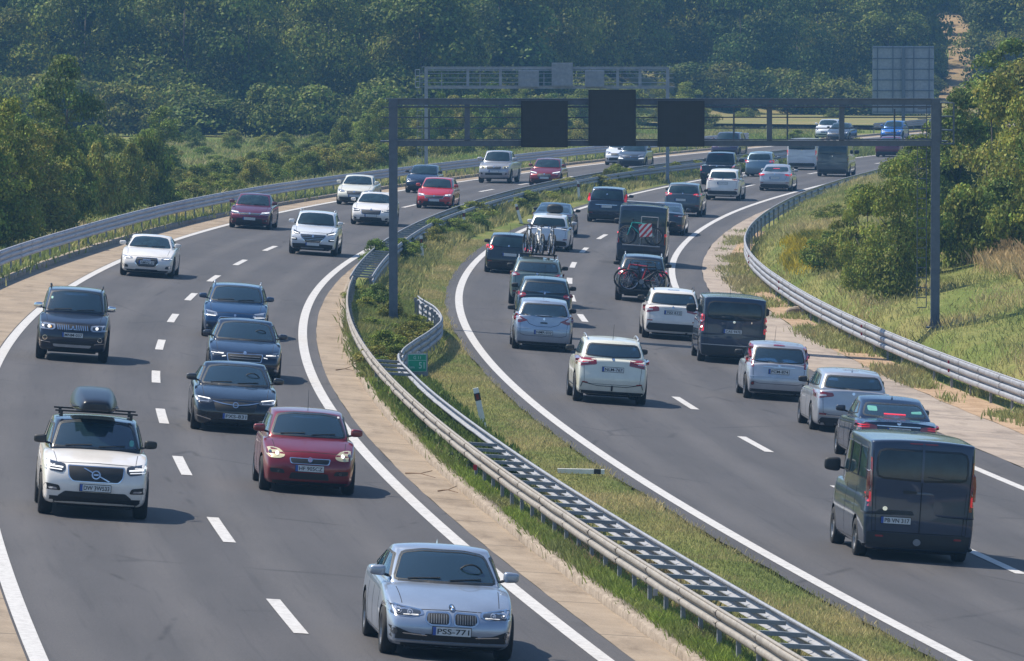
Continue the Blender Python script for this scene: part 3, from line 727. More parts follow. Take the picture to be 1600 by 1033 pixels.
        for ri, ys_ in enumerate(rows):
            for sx in (-.36, .36) + ((0,) if ri else ()):
                sm_ = shell_mesh([-1, 0, 1], [-1, 1], [0, .5, 1], lambda a_, b_, c_: (a_ * .23 * (1 - .12 * c_), b_ * .06 - .10 * c_, c_ * .30), 2)
                o_ = link('seat', sm_, M['seat'], root, True); o_.location = (sx, ys_, zb_ - .12 - .05 * ri)
                hm_ = shell_mesh([-1, 0, 1], [-1, 1], [0, .5, 1], lambda a_, b_, c_: (a_ * .13, b_ * .05, c_ * .13), 2); h_ = link('headrest', hm_, M['seat'], o_, True); h_.location = (0, -.10, .29)
        q_ = MB(); yw = cab(0, .84, 0)[1]; q_.tube([(-.36 + .17 * math.cos(t_), yw + .05 * math.sin(t_), zb_ + .06 + .15 * math.sin(t_)) for t_ in np.linspace(0, 2 * math.pi, 18, endpoint=False)], .014, 6, closed=True); q_.build('steering_wheel', M['trim'], root)
        q_ = MB(); xm = cab(0, .93, .86); q_.box((0, xm[1] - .12, xm[2] - .03), (.20, .03, .055)); q_.build('inside_mirror', M['trim'], root)
        clean_temp()
    # --- seams
    if lod < 2:
        q = []
        def seam(pts, axis, w=.009):
            for (x0, z0), (x1, z1) in zip(pts, pts[1:]):
                dx, dz = x1 - x0, z1 - z0; l = math.hypot(dx, dz) or 1; nx_, nz_ = -dz / l * w / 2, dx / l * w / 2
                o = patch(bvh, 'panel_gap', [(x0 + nx_, z0 + nz_), (x1 + nx_, z1 + nz_), (x1 - nx_, z1 - nz_), (x0 - nx_, z0 - nz_)], axis, M['arch'], root, off=.0025, back=.01, rnd=0, step=.12)
                if o: q.append(o)
        for side in ('left', 'right'):
            for b in (.32, .61, .95):
                y_ = cab(1, b, 0)[1] + (.08 if b > .9 else 0)
                seam([(y_, p['hc'] - .06), (y_ - .02, zc + .12)], side)
            seam([(ax_r + .45, zc + .10), (ax_f - .45, zc + .10)], side)
        hx = HW * .80
        seam([(-hx * .96, yF - p['yc'] + .12), (-hx * .9, yF - .35)], 'top'); seam([(hx * .96, yF - p['yc'] + .12), (hx * .9, yF - .35)], 'top')
        seam([(-hx * .85, p['hf'] - .035), (0, p['hf'] - .015), (hx * .85, p['hf'] - .035)], 'front')
        if p['yb'] < .3: seam([(-HW*.80, p['zt']-.02), (-HW*.76, zc+.30), (-HW*.6, zc+.26), (HW*.6, zc+.26), (HW*.76, zc+.30), (HW*.80, p['zt']-.02)], 'rear')
        else: seam([(-HW*.80, p['zt']-.06), (-HW*.62, zc+.42), (HW*.62, zc+.42), (HW*.80, p['zt']-.06)], 'rear')
    # --- front and rear furniture; x is a fraction of the half width, z in metres
    for sp, axis in ((front or [], 'front'), (rear or [], 'rear')):
        for it in sp:
            nm, mt, out, mir = it[:4]; k = it[4] if len(it) > 4 else {}
            outs = [[(x * HW, z) for x, z in out]]
            if mir: outs.append([(-x, z) for x, z in outs[0]][::-1])
            for o_ in outs: pp(nm, o_, axis, mt, **k)
    if clad:
        for side in ('left', 'right'):
            pp('sill_trim', [(ax_r + p['r'] + .08, zc + .03), (ax_f - p['r'] - .08, zc + .03), (ax_f - p['r'] - .1, zc + .18), (ax_r + p['r'] + .1, zc + .18)], side, 'trim', rnd=0, step=.4)
            for yy in (ax_f, ax_r):
                r0_, r1_ = p['r'] + .04, p['r'] + .10; q = [(yy + r0_ * math.cos(t), p['r'] + r0_ * math.sin(t)) for t in np.linspace(.15, math.pi - .15, 12)] + [(yy + r1_ * math.cos(t), p['r'] + r1_ * math.sin(t)) for t in np.linspace(math.pi - .15, .15, 12)]
                pp('arch_trim', q, side, 'trim', rnd=0, step=.3)
    def plate_at(axis, x, z, w, h, txt):
        sgn = 1 if axis == 'front' else -1
        ys = []
        for dx in (-w/2, 0, w/2):
            hh = bvh.ray_cast(Vector((x + dx, 9 * sgn, z)), Vector((0, -sgn, 0)))
            if hh[0] is not None: ys.append(hh[0].y * sgn)
        y = max(ys) + .012 if ys else L / 2
        q = MB(); q.box((0, -.006, 0), (w + .02, .012, h + .02), 1); q.box((0, .002, 0), (w, .012, h), 0); q.box((-w/2 + .022, .0035, 0), (.044, .012, h), 2)
        o = q.build('number_plate', [M['plate'], M['trim'], M['plateblue']], root); o.location = (x, y * sgn, z); o.rotation_euler = (0, 0, 0 if axis == 'front' else math.pi)
        o.scale = (1, 1, 1)
        if axis == 'front': o.rotation_euler = (0, 0, 0); 
        if txt:
            tw = w - .085
            # text reads left to right for the viewer looking at this face
            text_mesh(txt, h * .66, tw, M['ink'], 'plate_lettering', o, (-.02, .0115, 0), (math.pi / 2, 0, math.pi))
        if axis == 'front' or True: # the blue band sits at the viewer's left
            for v in o.data.vertices: pass
        return o
    def fix_plate(o):
        # mirror x so the band is on the viewer's left
        for v in o.data.vertices: v.co.x = -v.co.x
        o.data.flip_normals()
    for pl, axis in ((plate_f, 'front'), (plate, 'rear')):
        if pl:
            o = plate_at(axis, *pl); fix_plate(o)
    # --- mirrors
    mc = M['trim'] if mirror == 'black' else (M['chrome'] if mirror == 'chrome' else col_m)
    if lod < 3:
        mv = cab(1, .93, .16); ms = 1.0 if bt not in ('van', 'pickup') else 1.35
        for s in (-1, 1):
            def mm(a, b, c, s=s, ms=ms):
                return (a * .115 * ms, b * .055 * (1 - .3 * a * s), (c - .5) * .15 * ms * (1 - .12 * a * s) * (1.25 if bt == 'van' else 1))
            me = shell_mesh([-1, 0, 1], [-1, 1], [0, .5, 1], mm, 2)
            o = link('mirror', me, mc, root, True); o.location = (s * (mv[0] + .145 * ms), mv[1] + .02, mv[2] + .10); 
            q = MB(); q.tube([(-s * .16 * ms, 0, -.07), (-s * .02, 0, -.03)], .022, 6); q.build('mirror_arm', M['trim'], o)
    # --- wheels
    tm, rm = wheel_meshes(p['r'], .215 if bt not in ('suv', 'pickup') else .235, wheel, darkw)
    for yy in (ax_f, ax_r):
        for s in (-1, 1):
            wv = empty('wheel', (s * (HW - .125), yy, p['r'])); wv.parent = root
            if s < 0: wv.rotation_euler = (0, 0, math.pi)
            for dat, nm in ((tm, 'tyre'), (rm, 'rim')):
                link(nm, dat, None, wv)
    # --- underbody
    q = MB(); q.box((0, 0, zc + .02), (W - .62, L - .5, .12)); q.box((0, ax_f, p['r']), (W - .5, .1, .12)); q.box((0, ax_r, p['r']), (W - .5, .1, .14)); q.tube([(.45, yR + .5, zc + .03), (.45, yR + .12, zc + .03)], .035, 8); q.build('underbody', M['arch'], root)
    if rails:
        for s in (-1, 1):
            pts = [cab(s * .93, b, 1) for b in (.12, .2, .4, .6, .8, .88)]; pts = [(x, y, z + (.045 if 0 < i < 5 else .0) + .03) for i, (x, y, z) in enumerate(pts)]
            q = MB(); q.tube(pts, .017, 8); q.build('roof_rail', M[rails], root, True)
    if antenna:
        x, y, z = cab(0, .12 if antenna != 'front' else .9, 1); q = MB()
        if antenna == 'fin': q.add([(-.02, y - .07, z - .01), (.02, y - .07, z - .01), (.0, y + .1, z - .01), (0, y - .06, z + .07)], [(0, 1, 3), (1, 2, 3), (2, 0, 3), (0, 2, 1)])
        else: q.tube([(0, y, z - .02), (0, y - .16, z + .38)], .006, 6, r2=.003)
        q.build('antenna', M['trim'] if antenna != 'fin' else col_m, root)
    if lod < 2 and wiper:
        for x0 in (-.05, .52):
            a = bvh.ray_cast(Vector((x0, 9, f0[2] + .02)), Vector((0, -1, 0)))[0]; b = bvh.ray_cast(Vector((x0 - .45, 9, f0[2] + .05)), Vector((0, -1, 0)))[0]
            if a and b: q = MB(); q.tube([a + Vector((0, .02, .01)), b + Vector((0, .02, .01))], .009, 5); q.build('wiper', M['trim'], root)
    return root, bvh, cab, p
def seat_in_road(x, y, front_view, p_over, bt, dxm=0.0):
    """where a vehicle stands so that its nearest wheels touch the road at that pixel"""
    p = dict(BT[bt]); p.update(p_over or {}); L = p['L']
    s, o = unproject(x, y); h = heading(s)
    yF = L / 2; near = (yF - p['fo']) if front_view else (-(yF - p['fo'] - p['wb']))   # distance from centre to the near axle
    sc = s + near; g = -heading(s + near)
    c0 = Vector(P(s, o)); tv = Vector((math.sin(h), math.cos(h), 0))
    ov = -(p['fo'] if front_view else L - p['fo'] - p['wb'])          # the measured end overhangs the near axle towards the camera
    B = c0 + tv * ov; c0.x += (x - 800) / FPX * B.y - B.x
    c = c0 + tv * near
    kx = float(kk(s))
    yaw = -h + (math.pi if front_view else 0)
    roll = math.atan(kx) * (1 if not front_view else -1)
    return c, (0, roll, yaw), s
M['van_door'] = PAINT['van_grey']
# ---------------------------------------------------------------- styling of fronts and rears: (part, material, outline, mirrored, options)
def circ(x, z, r, hw=.91, n=14): return [(x + r / hw * math.cos(t), z + r * math.sin(t)) for t in np.linspace(0, 2 * math.pi, n, endpoint=False)]
O2 = dict(off=.016); O3 = dict(off=.021, rnd=0); O1 = dict(off=.0125)
def front_gen(h0=.60, h1=.76, hx=(.52, .94), gx=.46, gz=(.52, .66), iz=(.24, .38), ix=.55, fog=True, lamp='lamp', drl=None, gm='trim', edge='chrome', lip=True, badge='round', gshape=0, fogz=None):
    x0, x1 = hx; out = []
    out += [('headlight', lamp, [(x0, h0 + .02), (x1 - .12, h0), (x1, h0 + .05), (x1 + .02, h1), (x1 - .1, h1 - .005), (x0 + .04, h1 - .05)], True, dict(rnd=1))]
    out += [('headlight_lens', 'lampdark', [(x0 + .10, h0 + .03), (x1 - .12, h0 + .03), (x1 - .10, h1 - .05), (x0 + .12, h1 - .07)], True, dict(off=.010))]
    if drl: out += [('daytime_light', 'lit', drl, True, dict(off=.014, rnd=0))]
    else: out += [('bulb', 'lit', circ((x0 + x1) / 2 + .04, (h0 + h1) / 2 - .005, .026), True, dict(off=.015, rnd=0))]
    g = [(-gx, gz[1]), (-gx * .92, gz[0]), (gx * .92, gz[0]), (gx, gz[1])] if gshape == 0 else [(-gx * .85, gz[1]), (-gx, (gz[0] + gz[1]) / 2), (-gx * .7, gz[0]), (gx * .7, gz[0]), (gx, (gz[0] + gz[1]) / 2), (gx * .85, gz[1])]
    if edge: out += [('grille_frame', edge, [(x * 1.05, z + (.014 if z > sum(gz) / 2 else -.014)) for x, z in g], False, dict(off=.006))]
    out += [('grille', gm, g, False, dict(off=.012))]
    n = max(2, int((gz[1] - gz[0]) / .045))
    for i in range(1, n): z = gz[0] + (gz[1] - gz[0]) * i / n; out += [('grille_bar', 'galv_dark', [(-gx * .86, z - .005), (gx * .86, z - .005), (gx * .86, z + .005), (-gx * .86, z + .005)], False, O3)]
    out += [('air_intake', 'trim', [(-ix, iz[1]), (-ix * 1.08, iz[0]), (ix * 1.08, iz[0]), (ix, iz[1])], False, {})]
    if fog:
        fz = fogz or (iz[0] + iz[1]) / 2 + .02
        out += [('air_intake', 'trim', [(.66, fz - .055), (.93, fz - .045), (.95, fz + .06), (.70, fz + .035)], True, {}), ('fog_light', 'lamp', circ(.82, fz, .032), True, O2)]
    if lip: out += [('bumper_trim', 'trim', [(-.93, .245), (-.9, .185), (.9, .185), (.93, .245)], False, {})]
    if badge == 'round': out += [('badge', 'chrome', circ(0, gz[1] - .01, .042), False, O3)]
    return out
def rear_gen(t0=.78, t1=.98, tx=(.66, .99), lamp='tail', lit=False, pz=None, dif=(.25, .38), refl=True, badge=True, shape='wedge', hand=True, top=None, third=None):
    x0, x1 = tx; out = []
    sh = {'wedge': [(x0, t0 + .07), (x1 - .06, t0), (x1, t0 + .04), (x1 + .02, t1), (x1 - .1, t1), (x0 + .03, t1 - .02)],
          'tall': [(x0, t0), (x1, t0), (x1 - .02, t1), (x0 + .04, t1)],
          'blob': [(x0 + .04, t0 + .02), (x1 - .05, t0), (x1 + .01, (t0 + t1) / 2), (x1 - .04, t1), (x0 + .02, t1 - .03), (x0 - .02, (t0 + t1) / 2)]}[shape]
    out += [('tail_light', lamp, sh, True, dict(rnd=1))]
    xm = (x0 + x1) / 2; zm = (t0 + t1) / 2
    out += [('tail_lens', 'taillit' if lit else 'tailclear', [(xm - .05, zm - .02), (x1 - .09, zm - .03), (x1 - .08, zm + .02), (xm - .04, zm + .025)] if shape != 'tall' else [(x0 + .03, zm - .08), (x1 - .04, zm - .08), (x1 - .05, zm + .06), (x0 + .04, zm + .06)], True, O2)]
    if dif: out += [('bumper_trim', 'trim', [(-.80, dif[1]), (-.88, dif[0] + .03), (-.8, dif[0] - .05), (.8, dif[0] - .05), (.88, dif[0] + .03), (.80, dif[1])], False, {})]
    if refl: out += [('reflector', 'tail', [(.68, dif[1] + .06 if dif else .42), (.86, dif[1] + .065 if dif else .42), (.86, dif[1] + .10 if dif else .46), (.68, dif[1] + .095 if dif else .46)], True, dict(off=.009, rnd=0))]
    if badge: out += [('badge', 'chrome', circ(0, t1 - .015, .036), False, O3)]
    if third: out += [('brake_light', 'taillit' if lit else 'tail', [(-.2, third), (.2, third), (.2, third + .022), (-.2, third + .022)], False, O3)]
    return out
FR = {}
FR['bmw'] = [('headlight', 'chrome', [(.41, .612), (.60, .572), (.90, .575), (.985, .655), (.965, .745), (.76, .712), (.43, .672)], True, {}),
 ('headlight_lens', 'lampdark', [(.46, .618), (.62, .586), (.89, .590), (.965, .66), (.94, .725), (.76, .697), (.47, .662)], True, O1),
 ('ring_lamp', 'lamp', circ(.785, .648, .042), True, dict(off=.018, rnd=0)), ('ring_lamp', 'lamp', circ(.62, .632, .038), True, dict(off=.018, rnd=0)),
 ('bulb', 'lampdark', circ(.785, .648, .026), True, dict(off=.023, rnd=0)), ('bulb', 'lit', circ(.785, .648, .014), True, dict(off=.027, rnd=0)), ('daytime_light', 'lit', [(.50, .604), (.72, .596), (.72, .602), (.50, .611)], True, dict(off=.02, rnd=0)), ('bulb', 'lampdark', circ(.62, .632, .027), True, dict(off=.023, rnd=0)),
 ('grille_frame', 'chrome', [(.028, .485), (.32, .475), (.405, .53), (.385, .655), (.06, .668), (.02, .64)], True, {}),
 ('grille', 'trim', [(.05, .503), (.31, .495), (.380, .54), (.362, .635), (.07, .645), (.043, .62)], True, O2)] + \
 [('grille_bar', 'galv_dark', [(x, .51), (x + .010, .51), (x + .010, .63), (x, .63)], True, O3) for x in np.linspace(.08, .34, 8)] + \
 [('air_intake', 'trim', [(-.40, .355), (-.44, .262), (.44, .262), (.40, .355)], False, {}),
 ('air_intake', 'trim', [(.42, .262), (.84, .262), (.93, .31), (.95, .44), (.82, .425), (.62, .36), (.42, .345)], True, {}),
 ('bumper_trim', 'chrome', [(.36, .325), (.72, .340), (.72, .355), (.36, .34)], True, O2), ('fog_light', 'lampdark', circ(.84, .365, .045), True, O2),
 ('bumper_trim', 'silver_trim', [(-.9, .245), (-.86, .225), (.86, .225), (.9, .245)], False, O2), ('bumper_trim', 'trim', [(-.88, .212), (-.84, .175), (.84, .175), (.88, .212)], False, {}),
 ('badge', 'chrome', circ(0, .715, .045), False, dict(off=.019, rnd=0)), ('badge', 'ink', circ(0, .715, .039), False, O3),
 ('badge', 'badgeblue', [(0, .715), (.027, .715), (.018, .74), (0, .742)], False, dict(off=.021, rnd=0)), ('badge', 'badgeblue', [(0, .715), (-.027, .715), (-.018, .69), (0, .688)], False, dict(off=.021, rnd=0)),
 ('badge', 'plate', [(0, .715), (-.027, .715), (-.018, .74), (0, .742)], False, dict(off=.021, rnd=0)), ('badge', 'plate', [(0, .715), (.027, .715), (.018, .69), (0, .688)], False, dict(off=.021, rnd=0))]
M['silver_trim'] = simple('satin_silver_trim', (.42, .45, .50), .3, .6); M['badgeblue'] = simple('badge_blue', (.03, .20, .55), .3)
FR['volvo'] = [('headlight', 'lampdark', [(.55, .82), (.62, .76), (.93, .80), (.97, .90), (.94, .965), (.56, .91)], True, {}),
 ('daytime_light', 'lit', [(.60, .838), (.93, .862), (.93, .885), (.60, .862)], True, dict(off=.019, rnd=0)), ('daytime_light', 'lit', [(.86, .885), (.93, .887), (.955, .945), (.90, .935)], True, dict(off=.019, rnd=0)), ('daytime_light', 'lit', [(.62, .800), (.90, .818), (.91, .832), (.62, .816)], True, dict(off=.019, rnd=0)),
 ('grille_frame', 'chrome', [(-.52, .90), (-.50, .70), (-.42, .625), (.42, .625), (.50, .70), (.52, .90)], False, {}), ('grille', 'trim', [(-.50, .885), (-.48, .71), (-.41, .64), (.41, .64), (.48, .71), (.50, .885)], False, O2),
 ('badge', 'chrome', [(-.26, .655), (-.235, .645), (.235, .855), (.21, .865)], False, O3), ('badge', 'chrome', circ(0, .755, .075), False, dict(off=.021, rnd=0)), ('badge', 'trim', circ(0, .755, .055), False, dict(off=.024, rnd=0)), ('badge', 'chrome', [(-.045, .742), (.045, .742), (.045, .768), (-.045, .768)], False, dict(off=.027, rnd=0)),
 ('air_intake', 'trim', [(.62, .455), (.90, .46), (.94, .53), (.90, .575), (.66, .545)], True, {}), ('fog_light', 'lamp', [(.68, .475), (.84, .478), (.86, .51), (.70, .505)], True, O2),
 ('air_intake', 'trim', [(-.55, .455), (-.68, .36), (.68, .36), (.55, .455)], False, {}), ('bumper_trim', 'trim', [(-.97, .36), (-.9, .235), (.9, .235), (.97, .36)], False, {}), ('windscreen_sticker', 'sticker', [(-.70, 1.20), (-.62, 1.20), (-.62, 1.30), (-.70, 1.30)], False, O1) ]
FR['bravo'] = [('headlight', 'oldlamp', [(.50, .70), (.60, .645), (.80, .64), (.91, .70), (.93, .80), (.82, .84), (.62, .815)], True, dict(rnd=2)), ('bulb', 'lit', circ(.68, .735, .035), True, O3), ('bulb', 'lampdark', circ(.82, .75, .03), True, O3),
 ('grille_frame', 'chrome', [(-.43, .675), (-.40, .565), (.40, .565), (.43, .675)], False, {}), ('grille', 'trim', [(-.41, .662), (-.38, .578), (.38, .578), (.41, .662)], False, O2), ('badge', 'chrome', circ(0, .648, .045), False, O3), ('badge', 'red_paint', circ(0, .648, .030), False, dict(off=.021, rnd=0)),
 ('air_intake', 'trim', [(-.38, .40), (-.42, .28), (.42, .28), (.38, .40)], False, {}), ('air_intake', 'trim', [(.50, .37), (.80, .38), (.82, .46), (.54, .45)], True, {}), ('fog_light', 'lampdark', circ(.64, .41, .032), True, O2), ('bumper_trim', 'trim', [(-.9, .235), (-.85, .18), (.85, .18), (.9, .235)], False, {}), ('windscreen_sticker', 'white_paint', [(-.66, 1.36), (-.61, 1.36), (-.61, 1.39), (-.66, 1.39)], False, O1)]
FR['insignia'] = [('headlight', 'lampdark', [(.50, .66), (.60, .61), (.90, .615), (.96, .70), (.93, .755), (.70, .72)], True, {}), ('daytime_light', 'lit', [(.58, .69), (.90, .725), (.93, .745), (.60, .71)], True, dict(off=.013, rnd=0)), ('bulb', 'lamp', [(.60, .635), (.86, .64), (.90, .70), (.62, .68)], True, O1), ('daytime_light', 'lit', [(.86, .65), (.90, .66), (.93, .73), (.89, .72)], True, dict(off=.014, rnd=0)),
 ('grille', 'trim', [(-.50, .63), (-.44, .46), (.44, .46), (.50, .63), (.2, .66), (-.2, .66)], False, {}), ('badge', 'chrome', circ(0, .60, .062), False, O3), ('badge', 'trim', circ(0, .60, .046), False, dict(off=.021, rnd=0)), ('badge', 'chrome', [(-.075, .594), (.075, .594), (.075, .606), (-.075, .606)], False, dict(off=.024, rnd=0)),
 ('grille_bar', 'chrome', [(.07, .592), (.30, .612), (.52, .655), (.52, .668), (.28, .63), (.07, .608)], True, dict(off=.014, rnd=0)),
 ('air_intake', 'trim', [(-.52, .27), (-.56, .20), (.56, .20), (.52, .27)], False, {}), ('bumper_trim', 'chrome', [(.55, .255), (.88, .33), (.88, .35), (.54, .275)], True, O1), ('air_intake', 'trim', [(.62, .36), (.86, .38), (.86, .46), (.66, .42)], True, {})]
FR['superb'] = front_gen(.60, .74, (.50, .94), .46, (.50, .67), (.23, .36), .5, drl=[(.56, .655), (.88, .665), (.88, .685), (.56, .675)], lamp='lampdark', badge=None) + [('badge', 'chrome', circ(0, .70, .040), False, O3)] + [('daytime_light', 'lit', [(.50, .60), (.60, .585), (.60, .60), (.50, .62)], True, dict(off=.016, rnd=0))]
FR['mondeo'] = front_gen(.60, .77, (.52, .94), .50, (.42, .60), (.22, .34), .55, gshape=1, drl=[(.58, .61), (.90, .625), (.92, .645), (.58, .63)], badge=None, fogz=.34) + [('badge', 'chrome', circ(0, .66, .035), False, O3)]
FR['pajero'] = [('headlight', 'lamp', [(.48, .82), (.56, .775), (.90, .79), (.95, .87), (.93, .945), (.50, .925)], True, {}), ('headlight_lens', 'lampdark', [(.54, .82), (.78, .81), (.80, .90), (.54, .895)], True, O1), ('bulb', 'lit', circ(.66, .86, .04), True, O3), ('grille', 'trim', [(-.47, .935), (-.42, .775), (.42, .775), (.47, .935)], False, {}),
 ('badge', 'chrome', [(0, .905), (-.035, .87), (0, .835), (.035, .87)], False, O3), ('badge', 'chrome', [(0, .835), (-.03, .80), (-.09, .80), (-.06, .835)], False, O3), ('badge', 'chrome', [(0, .835), (.03, .80), (.09, .80), (.06, .835)], False, O3)] + \
 [('grille_bar', 'chrome', [(x - .01, .79), (x + .016, .79), (x + .046, .92), (x + .02, .92)], False, O2) for x in (-.42, -.36, -.30, -.24, -.18, -.12, .10, .16, .22, .28, .34, .40)] + \
 [('fog_lamp_ring', 'chrome', circ(.76, .575, .062), True, {}), ('fog_light', 'lampdark', circ(.76, .575, .048), True, O2), ('air_intake', 'trim', [(-.56, .50), (-.62, .42), (.62, .42), (.56, .50)], False, {}), ('skid_plate', 'silver_trim', [(-.54, .43), (-.50, .36), (.50, .36), (.54, .43)], False, O1), ('air_intake', 'trim', [(-.50, .355), (-.46, .27), (.46, .27), (.50, .355)], False, {}), ('bumper_trim', 'chrome', [(.60, .45), (.93, .49), (.93, .50), (.60, .465)], True, O1), ('turn_signal', 'amber', circ(.62, .85, .026), False, dict(off=.022, rnd=0)), ('windscreen_sticker', 'sticker', [(.62, 1.50), (.68, 1.50), (.68, 1.56), (.62, 1.56)], False, O1)]
FR['audi'] = front_gen(.59, .71, (.50, .95), .42, (.36, .655), (.22, .27), .4, gshape=1, drl=[(.60, .625), (.90, .635), (.93, .665), (.62, .650)], badge=None, lip=True, fogz=.36) + [('badge', 'chrome', circ(x, .59, .036), False, O3) for x in (-.105, -.035, .035, .105)] + [('badge', 'trim', circ(x, .59, .024), False, dict(off=.021, rnd=0)) for x in (-.105, -.035, .035, .105)]
FR['tucson'] = [('headlight', 'lampdark', [(.52, .83), (.62, .775), (.92, .83), (.97, .93), (.84, .95)], True, {}), ('daytime_light', 'lit', [(.60, .80), (.88, .85), (.92, .89), (.90, .895), (.60, .82)], True, dict(off=.019, rnd=0)), ('grille_frame', 'chrome', [(-.54, .80), (-.50, .68), (-.30, .49), (.30, .49), (.50, .68), (.54, .80)], False, {}), ('grille', 'trim', [(-.51, .785), (-.47, .69), (-.28, .505), (.28, .505), (.47, .69), (.51, .785)], False, O2)] + \
 [('grille_bar', 'chrome', [(-w, z), (w, z), (w, z + .010), (-w, z + .010)], False, O3) for z, w in ((.73, .46), (.665, .42), (.60, .36), (.545, .28))] + [('badge', 'chrome', circ(0, .74, .045), False, dict(off=.022, rnd=0)), ('air_intake', 'trim', [(.64, .55), (.90, .56), (.93, .68), (.66, .64)], True, {}), ('daytime_light', 'lit', [(.70, .60), (.88, .605), (.89, .635), (.70, .63)], True, O2), ('bumper_trim', 'trim', [(-.97, .42), (-.50, .44), (.50, .44), (.97, .42), (.92, .24), (-.92, .24)], False, {}), ('skid_plate', 'silver_trim', [(-.5, .30), (-.45, .245), (.45, .245), (.5, .30)], False, O2)]
RE = {}
RE['transit'] = [('tail_light', 'tail', [(.855, .93), (.965, .95), (.965, 1.40), (.93, 1.80), (.885, 1.80), (.87, 1.40)], True, dict(rnd=1)), ('tail_lens', 'tailclear', [(.885, 1.22), (.94, 1.22), (.93, 1.55), (.90, 1.60)], True, O2), ('tail_lens', 'taillit', [(.875, 1.02), (.95, 1.02), (.95, 1.20), (.88, 1.20)], True, O2),
 ('door_post', 'van_door', [(-.022, 1.40), (.022, 1.40), (.022, 2.08), (-.022, 2.08)], False, dict(off=.019, rnd=0)), ('door_gap', 'arch', [(-.006, .52), (.006, .52), (.006, 2.04), (-.006, 2.04)], False, dict(off=.016, rnd=0)), ('door_gap', 'arch', [(-.83, .52), (-.82, .52), (-.87, 1.92), (-.88, 1.92)], True, dict(off=.004, rnd=0)), ('door_gap', 'arch', [(-.82, .51), (.82, .51), (.82, .522), (-.82, .522)], False, dict(off=.004, rnd=0)),
 ('bumper', 'trim', [(-.98, .50), (-.97, .24), (.97, .24), (.98, .50)], False, {}), ('reflector', 'tail', [(.62, .42), (.76, .42), (.76, .455), (.62, .455)], True, O2), ('rear_wiper', 'trim', [(.10, 1.50), (.46, 1.46), (.46, 1.475), (.10, 1.52)], False, O3), ('hinge', 'trim', [(.90, 1.25), (.955, 1.25), (.955, 1.31), (.90, 1.31)], True, O2), ('door_handle', 'trim', [(-.02 - .30, 1.20), (-.08, 1.20), (-.08, 1.25), (-.32, 1.25)], False, dict(off=.02)), ('brake_light', 'tail', [(-.25, 2.06), (.25, 2.06), (.25, 2.085), (-.25, 2.085)], False, O2), ('tow_bar', 'galv_dark', circ(-.03, .36, .06), False, dict(off=.05, rnd=0)), ('recess', 'panel_dark', [(-.82, .82), (-.10, .82), (-.14, .90), (-.72, .90)], False, dict(off=.003)), ('badge', 'chrome', circ(-.62, .92, .04, n=10), False, O2)]
M['panel_dark'] = simple('dark_recess', (.02, .024, .028), .5)
RE['merc'] = [('tail_light', 'tail', [(.50, .80), (.94, .74), (1.0, .84), (.99, .95), (.84, .95), (.52, .89)], True, {}), ('tail_lens', 'taillit', [(.68, .84), (.94, .83), (.94, .85), (.68, .86)], True, O2), ('tail_lens', 'taillit', [(.68, .88), (.94, .88), (.94, .90), (.68, .895)], True, O2), ('chrome_strip', 'chrome', [(-.52, .885), (.52, .885), (.52, .903), (-.52, .903)], False, O1), ('badge', 'chrome', circ(0, .965, .045), False, O3), ('badge', 'trim', circ(0, .965, .034), False, dict(off=.020, rnd=0)), ('badge', 'chrome', [(0, .995), (-.006, .965), (-.028, .945), (0, .957), (.028, .945), (.006, .965)], False, dict(off=.023, rnd=0)), ('brake_light', 'taillit', [(-.26, 1.105), (.26, 1.105), (.26, 1.13), (-.26, 1.13)], False, dict(off=.02, rnd=0)), ('bumper_trim', 'trim', [(-.8, .34), (-.8, .22), (.8, .22), (.8, .34)], False, {}), ('parcel', 'sticker', [(-.62, 1.16), (-.40, 1.16), (-.40, 1.26), (-.62, 1.26)], False, O1), ('parcel', 'sticker', [(.40, 1.14), (.66, 1.14), (.66, 1.20), (.40, 1.18)], False, O1)]
RE['passat'] = rear_gen(.80, .97, (.50, .99), dif=(.22, .36), third=1.46) + [('chrome_strip', 'chrome', [(-.86, .40), (.86, .40), (.86, .418), (-.86, .418)], False, O1)]
RE['fiesta'] = [('tail_light', 'tail', [(.76, .84), (.97, .86), (.95, 1.10), (.87, 1.42), (.76, 1.40), (.79, 1.08)], True, dict(rnd=1)), ('tail_lens', 'tailclear', [(.82, 1.00), (.91, 1.00), (.89, 1.14), (.82, 1.14)], True, O2), ('brake_light', 'tail', [(-.17, 1.405), (.17, 1.405), (.17, 1.435), (-.17, 1.435)], False, dict(off=.015, rnd=0)), ('badge', 'chrome', [(-.07, .90), (0, .88), (.07, .90), (0, .925)], False, O3), ('handle', 'chrome', [(-.5, .86), (.5, .86), (.5, .872), (-.5, .872)], False, O1), ('bumper_step', 'silver_trim', [(-.9, .60), (.9, .60), (.9, .625), (-.9, .625)], False, O1), ('reflector', 'tail', circ(-.78, .42, .035), False, O2), ('fog_light', 'trim', circ(-.78, .42, .05), False, dict(off=.008, rnd=0)), ('fog_light', 'trim', circ(.78, .42, .04), False, dict(off=.008, rnd=0)), ('bumper_trim', 'trim', [(-.86, .28), (-.84, .2), (.84, .2), (.86, .28)], False, {})]
